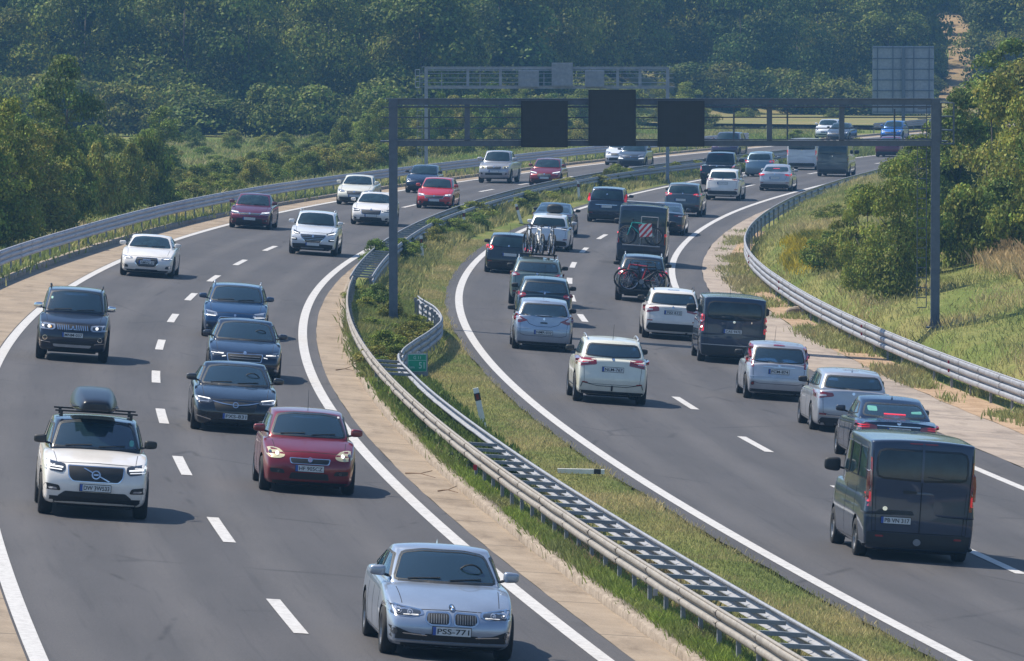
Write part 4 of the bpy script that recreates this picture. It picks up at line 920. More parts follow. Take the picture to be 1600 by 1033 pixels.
RE['traveller'] = [('tail_light', 'taillit', [(.89, .90), (.99, .90), (.985, 1.06), (.89, 1.06)], True, {}), ('tail_lens', 'tail', [(.89, 1.06), (.985, 1.06), (.98, 1.20), (.89, 1.20)], True, {}), ('tail_light', 'taillit', [(.89, 1.20), (.98, 1.20), (.97, 1.38), (.89, 1.38)], True, {}), ('badge', 'chrome', circ(0, 1.20, .04, n=7), False, O3), ('bumper', 'trim', [(-.97, .50), (-.95, .24), (.95, .24), (.97, .50)], False, {}), ('chrome_strip', 'silver_trim', [(-.93, .52), (.93, .52), (.93, .54), (-.93, .54)], False, O1), ('door_gap', 'arch', [(-.84, .56), (-.83, .56), (-.86, 1.75), (-.87, 1.75)], True, dict(off=.004, rnd=0)), ('handle', 'chrome', [(.50, 1.18), (.54, 1.18), (.54, 1.24), (.50, 1.24)], False, O1)]
RE['qashqai'] = rear_gen(.90, 1.13, (.44, 1.0), dif=None, refl=False) + [('tail_lens', 'taillit', [(.62, 1.03), (.80, 1.01), (.96, .99), (.96, 1.01), (.80, 1.03)], True, O2), ('bumper_line', 'panel_dark', [(-.82, .52), (-.86, .40), (-.84, .40), (-.80, .505), (-.4, .44), (.4, .44), (.80, .505), (.84, .40), (.86, .40), (.82, .52), (.4, .455), (-.4, .455)], False, dict(off=.008, rnd=0)), ('reflector', 'tail', [(.66, .50), (.82, .51), (.82, .54), (.66, .525)], True, O2), ('bumper_trim', 'trim', [(-.88, .32), (-.85, .24), (.85, .24), (.88, .32)], False, {}), ('tow_bar', 'trim', [(-.025, .33), (.025, .33), (.025, .47), (-.025, .47)], False, dict(off=.02))]
RE['x1'] = rear_gen(.80, 1.02, (.46, 1.0), dif=(.32, .50), third=1.50) + [('handle', 'silver_trim', [(-.3, .95), (.3, .95), (.3, .965), (-.3, .965)], False, O1)]
RE['corsa'] = [('tail_light', 'tail', [(.52, .86), (.80, .78), (.99, .83), (.985, .95), (.90, 1.07), (.84, 1.09), (.80, .97)], True, dict(rnd=1)), ('tail_lens', 'tailclear', [(.70, .88), (.90, .86), (.92, .92), (.84, .97)], True, O2), ('hatch_gap', 'panel_dark', [(-.60, .88), (-.48, .76), (-.25, .70), (.25, .70), (.48, .76), (.60, .88), (.59, .888), (.47, .77), (.25, .71), (-.25, .71), (-.47, .77), (-.59, .888)], False, dict(off=.004, rnd=0)), ('badge', 'chrome', circ(0, .92, .038), False, O3), ('badge', 'trim', circ(0, .92, .026), False, dict(off=.020, rnd=0)), ('handle', 'panel_dark', [(-.13, .79), (.13, .79), (.11, .83), (-.11, .83)], False, O1), ('bumper_step', 'silver_trim', [(.45, .62), (.92, .64), (.92, .66), (.45, .64)], True, O1), ('bumper_trim', 'trim', [(-.9, .26), (-.86, .19), (.86, .19), (.9, .26)], False, {}), ('brake_light', 'tail', [(-.16, 1.42), (.16, 1.42), (.16, 1.44), (-.16, 1.44)], False, dict(off=.02, rnd=0))]
RE['vito'] = [('tail_light', 'taillit', [(.88, 1.18), (.98, 1.18), (.975, 1.30), (.88, 1.30)], True, {}), ('tail_lens', 'tail', [(.88, .86), (.985, .86), (.98, 1.17), (.88, 1.17)], True, {}), ('bumper', 'trim', [(-.97, .58), (-.95, .26), (.95, .26), (.97, .58)], False, {}), ('door_gap', 'arch', [(-.006, .58), (.006, .58), (.006, 2.3), (-.006, 2.3)], False, dict(off=.004, rnd=0))]
VEH = []
NCAR = [0]
def car(bt, col, label, x, y, fv, style, cat='car', name=None, over=None, **k):
    c, rot, s = seat_in_road(x, y, fv, over, bt)
    st = FR[style] if (fv and isinstance(style, str)) else RE[style] if isinstance(style, str) else style
    k['front' if fv else 'rear'] = st
    if 'group' not in k: k['group'] = 'vehicles driving on the left carriageway towards the viewer' if fv else 'vehicles queueing on the right carriageway going away'
    name = name or {'van': 'van', 'pickup': 'pickup_truck'}.get(bt, 'car')
    r = make_vehicle(bt, col, label, cat, name, c, rot, over=over, **k)
    VEH.append(r); return r
G = front_gen; RG = rear_gen
bmw = car('sedan', 'silver_blue', 'silver-blue saloon with twin kidney grille, nearest oncoming car at the bottom edge', 702.8, 1026, True, 'bmw', plate_f=(0, .405, .52, .11, 'PSS-771'), over=dict(tf=.15, H=1.44, W=1.83), antenna='fin', wheel=10)
bravo = car('hatch', 'red', 'dark red hatchback with yellowed oval headlights beside the median line', 480.8, 769.6, True, 'bravo', plate_f=(0, .485, .52, .11, 'HF 905CZ'), over=dict(hf=.80, hc=1.02, W=1.79, H=1.50), antenna='front', windows=2)
volvo = car('suv', 'white', 'white off-roader with black roof and mirrors carrying the dark roof box', 144.5, 806, True, 'volvo', plate_f=(0, .53, .52, .11, 'DW 3W533'), over=dict(W=1.87, H=1.65, hf=.96, hc=1.13), mirror='black', roofcol='black', clad=True, darkw=True)
insig = car('fastback', 'black', 'black saloon with bright angled lamps and a winged chrome badge, behind the dark red hatchback', 364.9, 674, True, 'insignia', plate_f=(.0, .36, .52, .11, 'PXS-831'), wheel=7)
superb = car('fastback', 'navy', 'dark navy saloon with ribbed grille, between the black saloon and the blue estate', 379.5, 594, True, 'superb', plate_f=None, over=dict(W=1.86, L=4.86, H=1.46), wiper=False)
mondeo = car('estate', 'blue', 'metallic blue estate with roof rails, last of the three cars bunched in the inner lane', 364.5, 528, True, 'mondeo', rails='silver_trim', over=dict(W=1.86, H=1.48))
pajero = car('suv', 'charcoal', 'dark blue-grey off-roader with chrome slatted grille and chrome mirrors', 109.8, 563, True, 'pajero', plate_f=(0, .67, .52, .11, 'MNM-037'), over=dict(W=1.815, L=4.7, H=1.80, hf=.98, hc=1.20, cl=.26, r=.38, rw=.72), mirror='chrome', rails='trim', clad=True)
audi = car('fastback', 'white', 'white low fastback with wide dark grille and four ring badge on the outer lane', 227, 432, True, 'audi', over=dict(W=1.85, H=1.39, tf=.17), plate_f=(0, .50, .52, .11, 'AMVG 23'), lod=1)
coro = car('sedan', 'maroon', 'maroon saloon with lit headlamps by the outer edge line near the left guardrail', 388, 357, True, G(.60, .76, (.5, .95), .5, (.60, .66), (.25, .44), .6, drl=[(.56, .67), (.90, .69), (.90, .72), (.56, .70)]), over=dict(W=1.775, H=1.46), plate_f=(0, .43, .52, .11, None), lod=1)
tucson = car('suv', 'pearl', 'white crossover with chrome-barred grille and black lower bumper, alone in the middle of the lane', 486.7, 398, True, 'tucson', over=dict(H=1.66), plate_f=(0, .43, .52, .11, None), lod=1, rails='silver_trim', clad=True)
octa = car('sedan', 'cream', 'cream-white saloon half hidden behind the white saloon left of the nearest gantry post', 552, 320, True, G(.60, .75, (.5, .93), .4, (.53, .66), (.25, .38), .7, edge='silver_trim'), over=dict(W=1.81), plate_f=(0, .45, .52, .11, None), lod=1)
supw = car('fastback', 'white', 'white saloon just left of the nearest gantry post', 578, 351.7, True, 'superb', over=dict(W=1.86), plate_f=(0, .44, .52, .11, None), lod=1)
beet = car('hatch', 'navy', 'small navy hatchback with round headlamps behind the bright red hatchback', 656, 301.7, True, G(.58, .78, (.60, .93), .45, (.40, .46), (.26, .36), .5, edge=None), over=dict(L=3.95, W=1.70, H=1.46), lod=2)
astra = car('hatch', 'bright_red', 'bright red hatchback with dark grille right of the nearest gantry post', 677, 326, True, G(.60, .75, (.5, .95), .5, (.52, .64), (.24, .36), .55, drl=[(.58, .66), (.9, .68), (.9, .71), (.58, .69)]), over=dict(W=1.80, L=4.37), plate_f=(0, .42, .52, .11, None), lod=1)
hilux = car('pickup', 'silver', 'silver double-cab pickup truck in the outer lane', 770.7, 286, True, G(.80, .98, (.5, .93), .44, (.78, .93), (.46, .58), .5, lamp='oldlamp', lip=False, edge='silver_trim'), cat='pickup truck', over=dict(H=1.80, W=1.83), plate_f=(0, .66, .52, .11, None), lod=1)
mg = car('hatch', 'red', 'crimson hatchback with slanted headlamps passing the median bushes right of the silver pickup', 849.5, 290, True, G(.64, .80, (.45, .95), .42, (.42, .66), (.25, .34), .6, gshape=1, edge='trim', drl=[(.5, .70), (.9, .76), (.9, .79), (.5, .72)]), over=dict(H=1.50, W=1.80), plate_f=(0, .44, .52, .11, None), lod=2)
wht = car('mpv', 'pearl', 'white people carrier partly hidden behind the grey crossover below the middle sign panel', 965, 258, True, G(.70, .88, (.5, .93), .5, (.62, .76), (.30, .48), .6), lod=2)
capt = car('suv', 'slate', 'grey-blue crossover with white lamps left of the far gantry post', 985, 264, True, G(.74, .90, (.48, .95), .45, (.68, .78), (.30, .52), .6, drl=[(.52, .62), (.9, .64), (.92, .72), (.55, .68)]), over=dict(W=1.78, H=1.57, L=4.2), lod=2)
rr_ = car('suv', 'purple', 'dark purple off-roader with lit lamps behind the black pickup truck', 1131, 247, True, G(.78, .92, (.5, .95), .45, (.74, .86), (.40, .55), .6, drl=[(.52, .82), (.92, .83), (.92, .88), (.52, .87)]), over=dict(W=1.93, H=1.75, L=4.8), lod=2)
sil = car('mpv', 'pearl', 'pale people carrier behind the far grey saloon at the edge of the dry field', 1289, 217.2, True, G(.64, .82, (.55, .93), .4, (.5, .6), (.3, .4), .6), over=dict(H=1.55), lod=2)
gre = car('sedan', 'slate', 'small grey-blue saloon far off seen through the gantry', 1307, 221, True, G(), lod=2)
blu = car('hatch', 'bright_blue', 'vivid blue hatchback, the farthest oncoming car near the big sign', 1391, 218.5, True, G(.62, .78, (.5, .93), .5, (.5, .62), (.3, .4), .6), over=dict(W=1.8, H=1.5), lod=2)
# --- going away
transit = car('van', 'van_grey', 'dark grey panel-bodied van with twin rear doors, nearest vehicle on the right carriageway', 1434, 873, False, 'transit', cat='van', over=dict(H=2.17, W=2.0, rg0=.28, rg1=.84, gw=.87, grnd=2.2), plate=(-.42, .72, .52, .11, 'PB VN 317'), mirror='black')
merc = car('sedan', 'navy', 'dark blue saloon with lit red brake lamps directly ahead of the grey van', 1402, 726, False, 'merc', over=dict(L=4.88, W=1.86, H=1.47, wb=2.87, fo=.84), plate=(0, .80, .52, .11, 'GM CD 899'), antenna='fin', wheel=10)
passat = car('estate', 'silver', 'silver estate between the dark blue saloon and the silver hatchback, keeping to the right lane', 1331, 675, False, 'passat', over=dict(W=1.832, H=1.50, zr=1.06, zt=1.03), antenna='fin', mirror='black', wheel=10)
fiesta = car('hatch', 'silver', 'silver hatchback with tall red lamps beside its rear window', 1214.8, 625, False, 'fiesta', over=dict(L=3.92, W=1.69, H=1.50, wb=2.49, fo=.80, rw=.74, rg0=.16), plate=(0, .75, .52, .11, 'PCM-874'), antenna='front', mirror='black')
trav = car('van', 'van_grey', 'dark grey passenger van with lit red lamps and one wide rear window', 1143.3, 567, False, 'traveller', cat='van', over=dict(H=1.95, W=1.93, L=4.95, wb=3.27, fo=.88, rg0=.12, rg1=.84, gw=.88, grnd=2.5), plate=(-.03, .93, .52, .11, 'CAS 947E'), antenna='front', mirror='black')
qash = car('suv', 'cream', 'ivory crossover with roof rails driving alone in the left lane of the right carriageway', 954.5, 630, False, 'qashqai', over=dict(W=1.806, H=1.62, L=4.38, zr=1.16), plate=(0, .86, .52, .11, 'NLM-767'), rails='silver_trim', antenna='rod', mirror='black', clad=True)
x1 = car('estate', 'white', 'white estate crossover with roof rails left of the dark grey passenger van', 1049, 530, False, 'x1', over=dict(W=1.80, H=1.56, L=4.45, zr=1.08, zt=1.03, hf=.85, hc=1.05, cl=.2), plate=(0, .84, .52, .11, '702 612'), rails='trim', mirror='black')
corsa = car('hatch', 'silver_blue', 'silver-blue hatchback, last car of the bunched left lane queue', 847, 547.5, False, 'corsa', over=dict(L=4.0, W=1.74, H=1.49, wb=2.51, fo=.82, rg0=.12, zr=1.04, zt=1.02), plate=(0, .54, .52, .11, 'NMR-032'), antenna='front', mirror='black', windows=2)
ds = car('hatch', 'dark_teal', 'dark teal hatchback directly ahead of the silver-blue hatchback', 848, 507, False, RG(.84, 1.02, (.66, .99), shape='blob', lit=False), over=dict(W=1.81, L=4.3, H=1.50, tr=.10), antenna='front', mirror='black')
nis = car('suv', 'sage', 'grey-green crossover carrying three bicycles upright on its roof', 836, 477, False, RG(.94, 1.10, (.62, .99)), over=dict(W=1.82, L=4.35, H=1.60), antenna=None, mirror='black', rails='silver_trim')
citr = car('hatch', 'black', 'black hatchback with bright red lamp at the left line, behind the roof bicycles', 792, 427, False, RG(.86, 1.06, (.66, .99), lamp='taillit', shape='blob'), over=dict(W=1.78, H=1.52), plate=(.05, .72, .52, .11, None), antenna='rod', mirror='black', lod=1)
c4 = car('hatch', 'pearl', 'white hatchback partly behind the roof bicycles, a dark bag on its roof', 854.7, 391, False, RG(.84, 1.0, (.55, .99), lamp='lampdark', dif=(.28, .42)), over=dict(W=1.82, L=4.3, H=1.52), lod=1)
drk = car('fastback', 'dark_teal', 'dark green-blue saloon ahead of the white hatchback in the left lane', 861, 368, False, RG(.84, .98, (.55, .99)), lod=1, mirror='black')
scen = car('mpv', 'navy', 'dark people carrier with tall red lamps and chrome strip in the left lane', 946, 347.3, False, RG(.98, 1.34, (.86, .99), shape='tall', lamp='taillit') + [('chrome_strip', 'chrome', [(-.55, .82), (.55, .82), (.55, .845), (-.55, .845)], False, O2)], over=dict(W=1.85, H=1.66), plate=(0, .75, .52, .11, None), lod=1)
vito = car('van', 'van_grey', 'tall black van with bicycles and a striped warning board on its rear', 1000, 413.5, False, 'vito', cat='van', over=dict(W=2.04, H=2.42, L=5.4, wb=3.45, fo=.95, hf=1.1, hc=1.4, yr0=1.7, zr=1.5, zt=1.49, rg0=.18, rg1=.80), mirror='black', lod=1)
spt = car('fastback', 'charcoal', 'low dark sports saloon mostly hidden by the tall black van', 1036, 366, False, RG(.80, .93, (.45, .99)), lod=2)
bks = car('suv', 'charcoal', 'dark compact off-roader carrying a red bicycle on its tailgate', 1001, 471, False, RG(.92, 1.14, (.66, .97), lamp='taillit', shape='blob', dif=(.30, .45)), over=dict(W=1.80, L=4.3, H=1.64), rails='silver_trim', plate=(.28, .58, .52, .11, None), mirror='black', antenna='front')
p30 = car('suv', 'slate', 'dark blue-grey crossover with claw-shaped red lamps left of the white crossover', 1065, 337.5, False, RG(.98, 1.12, (.55, .95), lamp='taillit', dif=(.30, .46)), over=dict(H=1.62), plate=(-.1, .80, .52, .11, None), lod=1, mirror='black')
ix = car('suv', 'white', 'white compact crossover with rounded tail in the right lane', 1128, 312.7, False, RG(1.0, 1.14, (.5, .97), dif=(.36, .50)), over=dict(W=1.82, H=1.64), plate=(0, .90, .52, .11, None), lod=1)
amar = car('pickup', 'black', 'black pickup truck with lit red lamps and pale tailgate edge', 1119, 288.5, False, RG(.80, 1.08, (.86, .99), shape='tall', lamp='taillit', dif=(.45, .6), third=1.66) + [('chrome_strip', 'silver_trim', [(-.82, 1.08), (.82, 1.08), (.82, 1.11), (-.82, 1.11)], False, O2)], cat='pickup truck', over=dict(W=1.93, H=1.83), lod=1)
hb = car('hatch', 'pale_blue', 'pale blue hatchback between the black pickup truck and the silver-white van', 1185, 276, False, RG(.82, .98, (.72, .99), lamp='taillit', shape='blob', dif=None, refl=False), over=dict(W=1.75), lod=2)
sdn = car('sedan', 'silver', 'silver saloon with lit brake lamps by the outer line of the right lane', 1209.6, 298, False, RG(.80, .95, (.6, .99), lamp='taillit', lit=True, third=1.2), over=dict(W=1.80, H=1.45), plate=(0, .72, .52, .11, None), lod=1)
tp = car('van', 'pearl', 'silver-white van left of the blue-grey van under the gantry beam', 1252, 265.5, False, RG(.95, 1.25, (.87, .98), shape='tall', lamp='taillit', dif=(.30, .44), refl=False), cat='van', over=dict(W=1.90, H=1.97, rg0=.12, rg1=.86), lod=2)
trf = car('van', 'grey', 'blue-grey van right of the silver-white van under the gantry beam', 1300, 275.7, False, RG(.95, 1.25, (.90, .98), shape='tall', dif=(.30, .44), refl=False), cat='van', over=dict(W=1.95, H=1.97, rg0=.20, rg1=.86), lod=2, mirror='black')
mr = car('sedan', 'maroon', 'dark saloon with red lamps, the farthest car going away, partly behind roadside bushes', 1386, 245.3, False, RG(.80, .95, (.6, .99), lamp='taillit', lit=True), lod=2)
clean_temp()
# ================================================================ road furniture
def pxz(y, Y): # world height of a pixel row at distance Y
    u = 516.5 - y; c, sn = math.cos(PITCH), math.sin(PITCH); return ZC + Y * (-FPX * sn + u * c) / (FPX * c + u * sn)
def pxx(x, Y): return (x - 800) / FPX * Y
def near_so(X, Y):
    g = np.linspace(max(55, Y - 60), Y + 60, 481); gx = cx(g); dd = np.hypot(g - Y, gx - X); i = int(dd.argmin())
    return float(g[i]), float(dd[i] * (1 if X > gx[i] else -1))
def zground(X, Y):
    s, o = near_so(X, Y); return float(plane(s, o)) + gnd(s, o) + hillz(X, Y)
def ray_ground(x, y):
    c, sn = math.cos(PITCH), math.sin(PITCH); u = 516.5 - y; dx, dy, dz = (x - 800), FPX * c + u * sn, -FPX * sn + u * c
    Y = 85.
    while Y < 1400:
        if ZC + dz / dy * Y <= zground(dx / dy * Y, Y): break
        Y += 2 if Y < 500 else 5
    return dx / dy * Y, Y
def gantry(name, label, Y, xl, xr, yt, yb, ztop2, mat, wpost, thick, struts, thin, rails, panels, pm, back, cage):
    t = tag(empty(name, (pxx(xl, Y), Y, 0)), label, 'sign gantry', 'steel gantries over the carriageway')
    o0 = Vector((pxx(xl, Y), Y, 0)); q = lambda: MB(); XL, XR = pxx(xl, Y), pxx(xr, Y); zt, zb = pxz(yt, Y), pxz(yb, Y)
    def bx(nm, c, d, m=mat):
        b = MB(); c = Vector(c) - o0; b.box(tuple(c), d); x, y, z = d; return b.build(nm, M[m], t)
    for X in (XL, XR):
        zg = zground(X, Y) - .1; b = MB(); c = Vector((X, Y, (zt + zg) / 2)) - o0
        b.box(tuple(c), (wpost, wpost * 1.25, zt - zg)); b.box((c.x, c.y, zg + .14), (wpost * 2.1, wpost * 2.3, .05)); b.box((c.x, c.y, zg + .3), (wpost * 1.5, .02, .4), taper=.6); b.box((c.x, c.y, zg + .3), (.02, wpost * 1.8, .4))
        for zz in (zt - .1, zt - .3, zb, zb - .2):
            for sx in (-.3, .3): b.tube([(c.x + sx * wpost, c.y - wpost * .62, zz), (c.x + sx * wpost, c.y - wpost * .62 - .03, zz)], .028, 6)
        b.build('post', M[mat], t)
    L = XR - XL
    bx('beam', ((XL + XR) / 2, Y, zt - thick / 2), (L - wpost - .004, .24, thick)); bx('beam', ((XL + XR) / 2, Y, zb - thick / 2), (L - wpost - .004, .24, thick))
    bx('beam_flange', ((XL + XR) / 2, Y, zt + .014), (L + wpost + .3, .30, .022)); bx('walkway', ((XL + XR) / 2, Y + .55, zb - .03), (L + .8, .7, .04))
    for x in struts: bx('strut', (pxx(x, Y), Y + .003, (zt + zb - thick) / 2), (.16, .2, zt - zb - .004))
    b = MB()
    for x in thin: b.box((pxx(x, Y) - XL, .93, (zt + zb) / 2 - .15), (.05, .05, zt - zb - .3))
    for y in rails: b.box((L / 2, .93, pxz(y, Y)), (L + .7, .035, .035))
    b.tube([(.1, -.15, zt - thick - .05), (L - .1, -.15, zt - thick - .05)], .025, 6); b.tube([(.1, -.16, zb + .03), (L - .1, -.16, zb + .03)], .02, 6)
    b.build('handrail', M[mat], t)
    for (x0, x1, y0, y1) in panels:
        X0, X1, z1, z0 = pxx(x0, Y), pxx(x1, Y), pxz(y0, Y), pxz(y1, Y); cx_, cz = (X0 + X1) / 2 - XL, (z0 + z1) / 2
        yo = -.36 if not back else -.30
        f = MB(); f.box((cx_, yo, cz), (X1 - X0, .28, z1 - z0)); 
        if not back:
            f.box((cx_ - (X1 - X0) / 2 + .012, yo - .15, cz), (.022, .03, z1 - z0 - .01)); f.box((cx_, yo - .15, z1 - .012), (X1 - X0 - .05, .03, .02))
        else:
            for i in range(4): f.box((cx_ + (i - 1.5) * (X1 - X0) / 3.2, yo - .16, cz), (.04, .04, z1 - z0 - .04))
            for i in range(3): f.box((cx_, yo - .165, cz + (i - 1) * (z1 - z0) / 2.3), (X1 - X0 - .03, .035, .05))
        for fx_ in (-.3, .3):
            for zz_ in (zt - thick / 2, zb - thick / 2): f.box((cx_ + fx_ * (X1 - X0), yo + .19, zz_), (.07, .12, .10))
        p_ = f.build('sign_panel', M[pm], t)
        if not back:
            d = MB(); d.box((cx_, yo - .145, cz), (X1 - X0 - .10, .012, z1 - z0 - .10)); d.build('display', M['display'], p_)
    if cage:
        b = MB(); x0, x1, y0, y1 = cage; X0, X1 = pxx(x0, Y) - XL, pxx(x1, Y) - XL
        for z in (pxz(y0, Y), pxz((y0 * 2 + y1) / 3, Y), pxz((y0 + 2 * y1) / 3, Y), pxz(y1, Y)): b.box(((X0 + X1) / 2, .5, z), (abs(X1 - X0), .9, .035))
        for X in (X0, X1): b.box((X, .04, (pxz(y0, Y) + pxz(y1, Y)) / 2), (.05, .04, pxz(y0, Y) - pxz(y1, Y)))
        b.build('access_cage', M[mat], t)
        Xp = X0 if x0 < x1 else X1; zg = zground(XL + Xp, Y); b = MB(); zz = zg + .6
        xs = L - wpost / 2 - .13 if Xp > 1 else -wpost / 2 - .14
        b.box((xs, .1, (zt + zz) / 2), (.025, .04, zt - zz)); b.box((xs - .28 * (1 if Xp > 1 else 1), .1, (zb + zz) / 2), (.02, .04, zb - zz - .2))
        while zz < zt - .2: b.box((xs - .14, .1, zz), (.27, .025, .025)); zz += .3
        b.build('ladder', M[mat], t)
    return t
def led_mat():
    m, tt, b_ = nmat('dark_led_display', .4); tc = N(tt, 'ShaderNodeTexCoord').outputs['Object']
    br = N(tt, 'ShaderNodeTexBrick'); br.offset = 0; br.inputs['Scale'].default_value = 6.; br.inputs['Mortar Size'].default_value = .012; br.inputs['Brick Width'].default_value = 1.; br.inputs['Row Height'].default_value = 1.
    br.inputs['Color1'].default_value = (.008, .012, .020, 1); br.inputs['Color2'].default_value = (.012, .017, .026, 1); br.inputs['Mortar'].default_value = (.022, .028, .038, 1)
    mp = N(tt, 'ShaderNodeMapping'); mp.inputs['Rotation'].default_value = (math.pi / 2, 0, 0); tt.links.new(tc, mp.inputs[0]); tt.links.new(mp.outputs[0], br.inputs['Vector']); tt.links.new(br.outputs[0], b_.inputs['Base Color']); return m
M['display'] = led_mat()
M['panelcase'] = simple('display_casing', (.014, .020, .032), .5)
gantry('sign_gantry', 'dark steel gantry with three switched-off black display panels, nearest over the right carriageway', 214.3, 614.5, 1461.5, 155, 219.5, 0, 'gantry', .26, .17, (730, 1202, 1315), (670, 727, 1148, 1232, 1400), (168, 184, 201), [(814, 887, 157, 230), (919, 993, 140, 228), (1027, 1100, 157, 229)], 'panelcase', False, (1470, 1490, 161, 225))
gantry('sign_gantry', 'pale far gantry with three grey sign backs standing over the left carriageway before the wood', 400.0, 666, 1043, 105, 135, 0, 'gantry_far', .19, .13, (731, 782, 965, 1000), (690, 750, 850), (115, 122, 129), [(810, 842, 110, 136), (862, 895, 98, 135), (914, 944, 110, 136)], 'gantry_far', True, (649, 656, 109, 137))
# big direction sign seen from behind
Yb = 600.; t = tag(empty('direction_sign', (pxx(1411, Yb), Yb, 0)), 'large grey back of a direction sign on a post by the dry field', 'road sign')
X0, X1, z1, z0 = pxx(1363, Yb), pxx(1459, Yb), pxz(72, Yb), pxz(178, Yb); xc = pxx(1411, Yb)
b = MB(); b.box(((X0 + X1) / 2 - xc, .1, (z0 + z1) / 2), (X1 - X0, .06, z1 - z0)); b.build('sign_board', M['gantry_far'], t)
b = MB()
for i in range(7): b.box(((X0 + X1) / 2 - xc, .02, z0 + .15 + (z1 - z0 - .3) * i / 6), (X1 - X0 - .05, .07, .09))
for fx in (-.42, -.17, .17, .42): b.box((fx * (X1 - X0), -.03, (z0 + z1) / 2), (.09, .05, z1 - z0 - .1))
b.build('stiffener', M['gantry'], t)
b = MB(); zg = zground(xc, Yb) - .3; b.box((0, -.20, (zg + z1) / 2), (.28, .28, z1 - zg - .2)); b.build('post', M['gantry'], t)
# kilometre sign
s, o = unproject(652, 622); x, y, z = P(s, o, gnd(s, o)); t = tag(empty('kilometre_sign', (x, y, z + .10)), 'small green kilometre sign reading km 51 in the median grass', 'road sign')
b = MB(); b.tube([(.02, 0, -.3), (.02, 0, .9)], .03, 8); b.build('pole', M['galv_dark'], t)
b = MB(); b.box((0, -.05, .60), (.49, .035, .52)); brd = b.build('sign_board', M['galv_dark'], t)
M['green'] = simple('green_sign_film', (.0, .27, .15), .45); M['border'] = simple('white_sign_border', (.42, .62, .55), .45)
b = MB(); b.box((0, -.072, .64), (.43, .006, .40)); b.build('sign_face', M['border'], brd); b = MB(); b.box((0, -.076, .64), (.41, .006, .38)); b.build('sign_face', M['green'], brd)
b = MB(); b.box((0, -.080, .70), (.41, .004, .008)); b.build('divider_line', M['border'], brd)
text_mesh('G 11', .075, .17, M['border'], 'sign_lettering', brd, (0, -.081, .765), (math.pi / 2, 0, 0)); text_mesh('51', .15, .13, M['border'], 'sign_lettering', brd, (.105, -.081, .585), (math.pi / 2, 0, 0)); text_mesh('km', .065, .12, M['border'], 'sign_lettering', brd, (-.12, -.081, .545), (math.pi / 2, 0, 0))
t.scale = (1.05, 1.05, 1.05)
# delineator posts
def delineator(label, x, y, tiltx=0, tilty=0, black=True):
    s, o = unproject(x, y); X, Y, Z = P(s, o, gnd(s, o)); t = tag(empty('delineator_post', (X, Y, Z), (tiltx, tilty, 0)), label, 'marker post', 'white marker posts in the median')
    b = MB(); b.box((0, 0, .42), (.13, .075, 1.04), taper=.95); b.build('post', M['white_paint'], t)
    b = MB(); b.box((0, -.002, .74), (.136, .083, .17)); c = b.build('black_band', M['trim'], t); b = MB(); b.box((0, -.046, .74), (.06, .008, .12)); b.build('reflector', M['tail'], c); return t
delineator('white marker post leaning beside the ivy, right of the kilometre sign', 757, 672, 0, -.21)
delineator('white marker post right of the nearest gantry post', 660, 408, 0, -.06)
delineator('upright white marker post half way along the median rail above the black hatchback', 725, 364, 0, .0)
delineator('strongly leaning white marker post behind the roof bicycles', 815, 350, 0, -.28)
delineator('white marker post left of the dark people carrier', 905, 313, 0, -.06)
s, o = unproject(872, 741); X, Y, Z = P(s, o, gnd(s, o) + .05); t = tag(empty('delineator_post', (X, Y, Z), (0, math.pi / 2 + .02, 0)), 'knocked-over white marker post lying in the median grass', 'marker post', 'white marker posts in the median')
b = MB(); b.box((0, 0, .47), (.095, .11, .95)); b.build('post', M['white_paint'], t); b = MB(); b.box((0, 0, .80), (.10, .116, .14)); b.build('black_band', M['trim'], t)
# ---------------------------------------------------------------- loads on vehicles
def carmat(root): return Matrix.Translation(root.location) @ root.rotation_euler.to_matrix().to_4x4()
r, _, cb, p = volvo; H = p['H']
for yy in (.25, -.75):
    q = MB(); q.box((0, yy, H + .065), (1.42, .05, .028)); q.box((-.60, yy, H + .015), (.05, .07, .10)); q.box((.60, yy, H + .015), (.05, .07, .10)); q.build('roof_bar', M['trim'], r)
def boxf(a, b_, c):
    y = -1.0 + 2.05 * b_; w = .42 * (1 - .45 * max(0, b_ - .5) ** 1.5 * 2) * (1 - .30 * c ** 2.5) * (.93 + .07 * min(1, c * 4)); h = .37 * (1 - .45 * max(0, b_ - .45) ** 1.3 * 2)
    return (a * w, y, h * c - .02 * a * a * c)
bxm = shell_mesh([-1, -.7, 0, .7, 1], [0, .15, .5, .8, 1], [0, .25, .65, 1], boxf, 2)
t = tag(empty('roof_box'), 'dark blue-black roof box strapped on the white off-roader', 'roof box'); t.matrix_world = carmat(r) @ Matrix.Translation((.03, -.25, H + .085))
link('lid', bxm, M['box'], t, True); q = MB(); q.box((0, -.03, .085), (.80, 1.86, .014)); q.build('rim_strip', M['trim'], t)
BIKES = {}
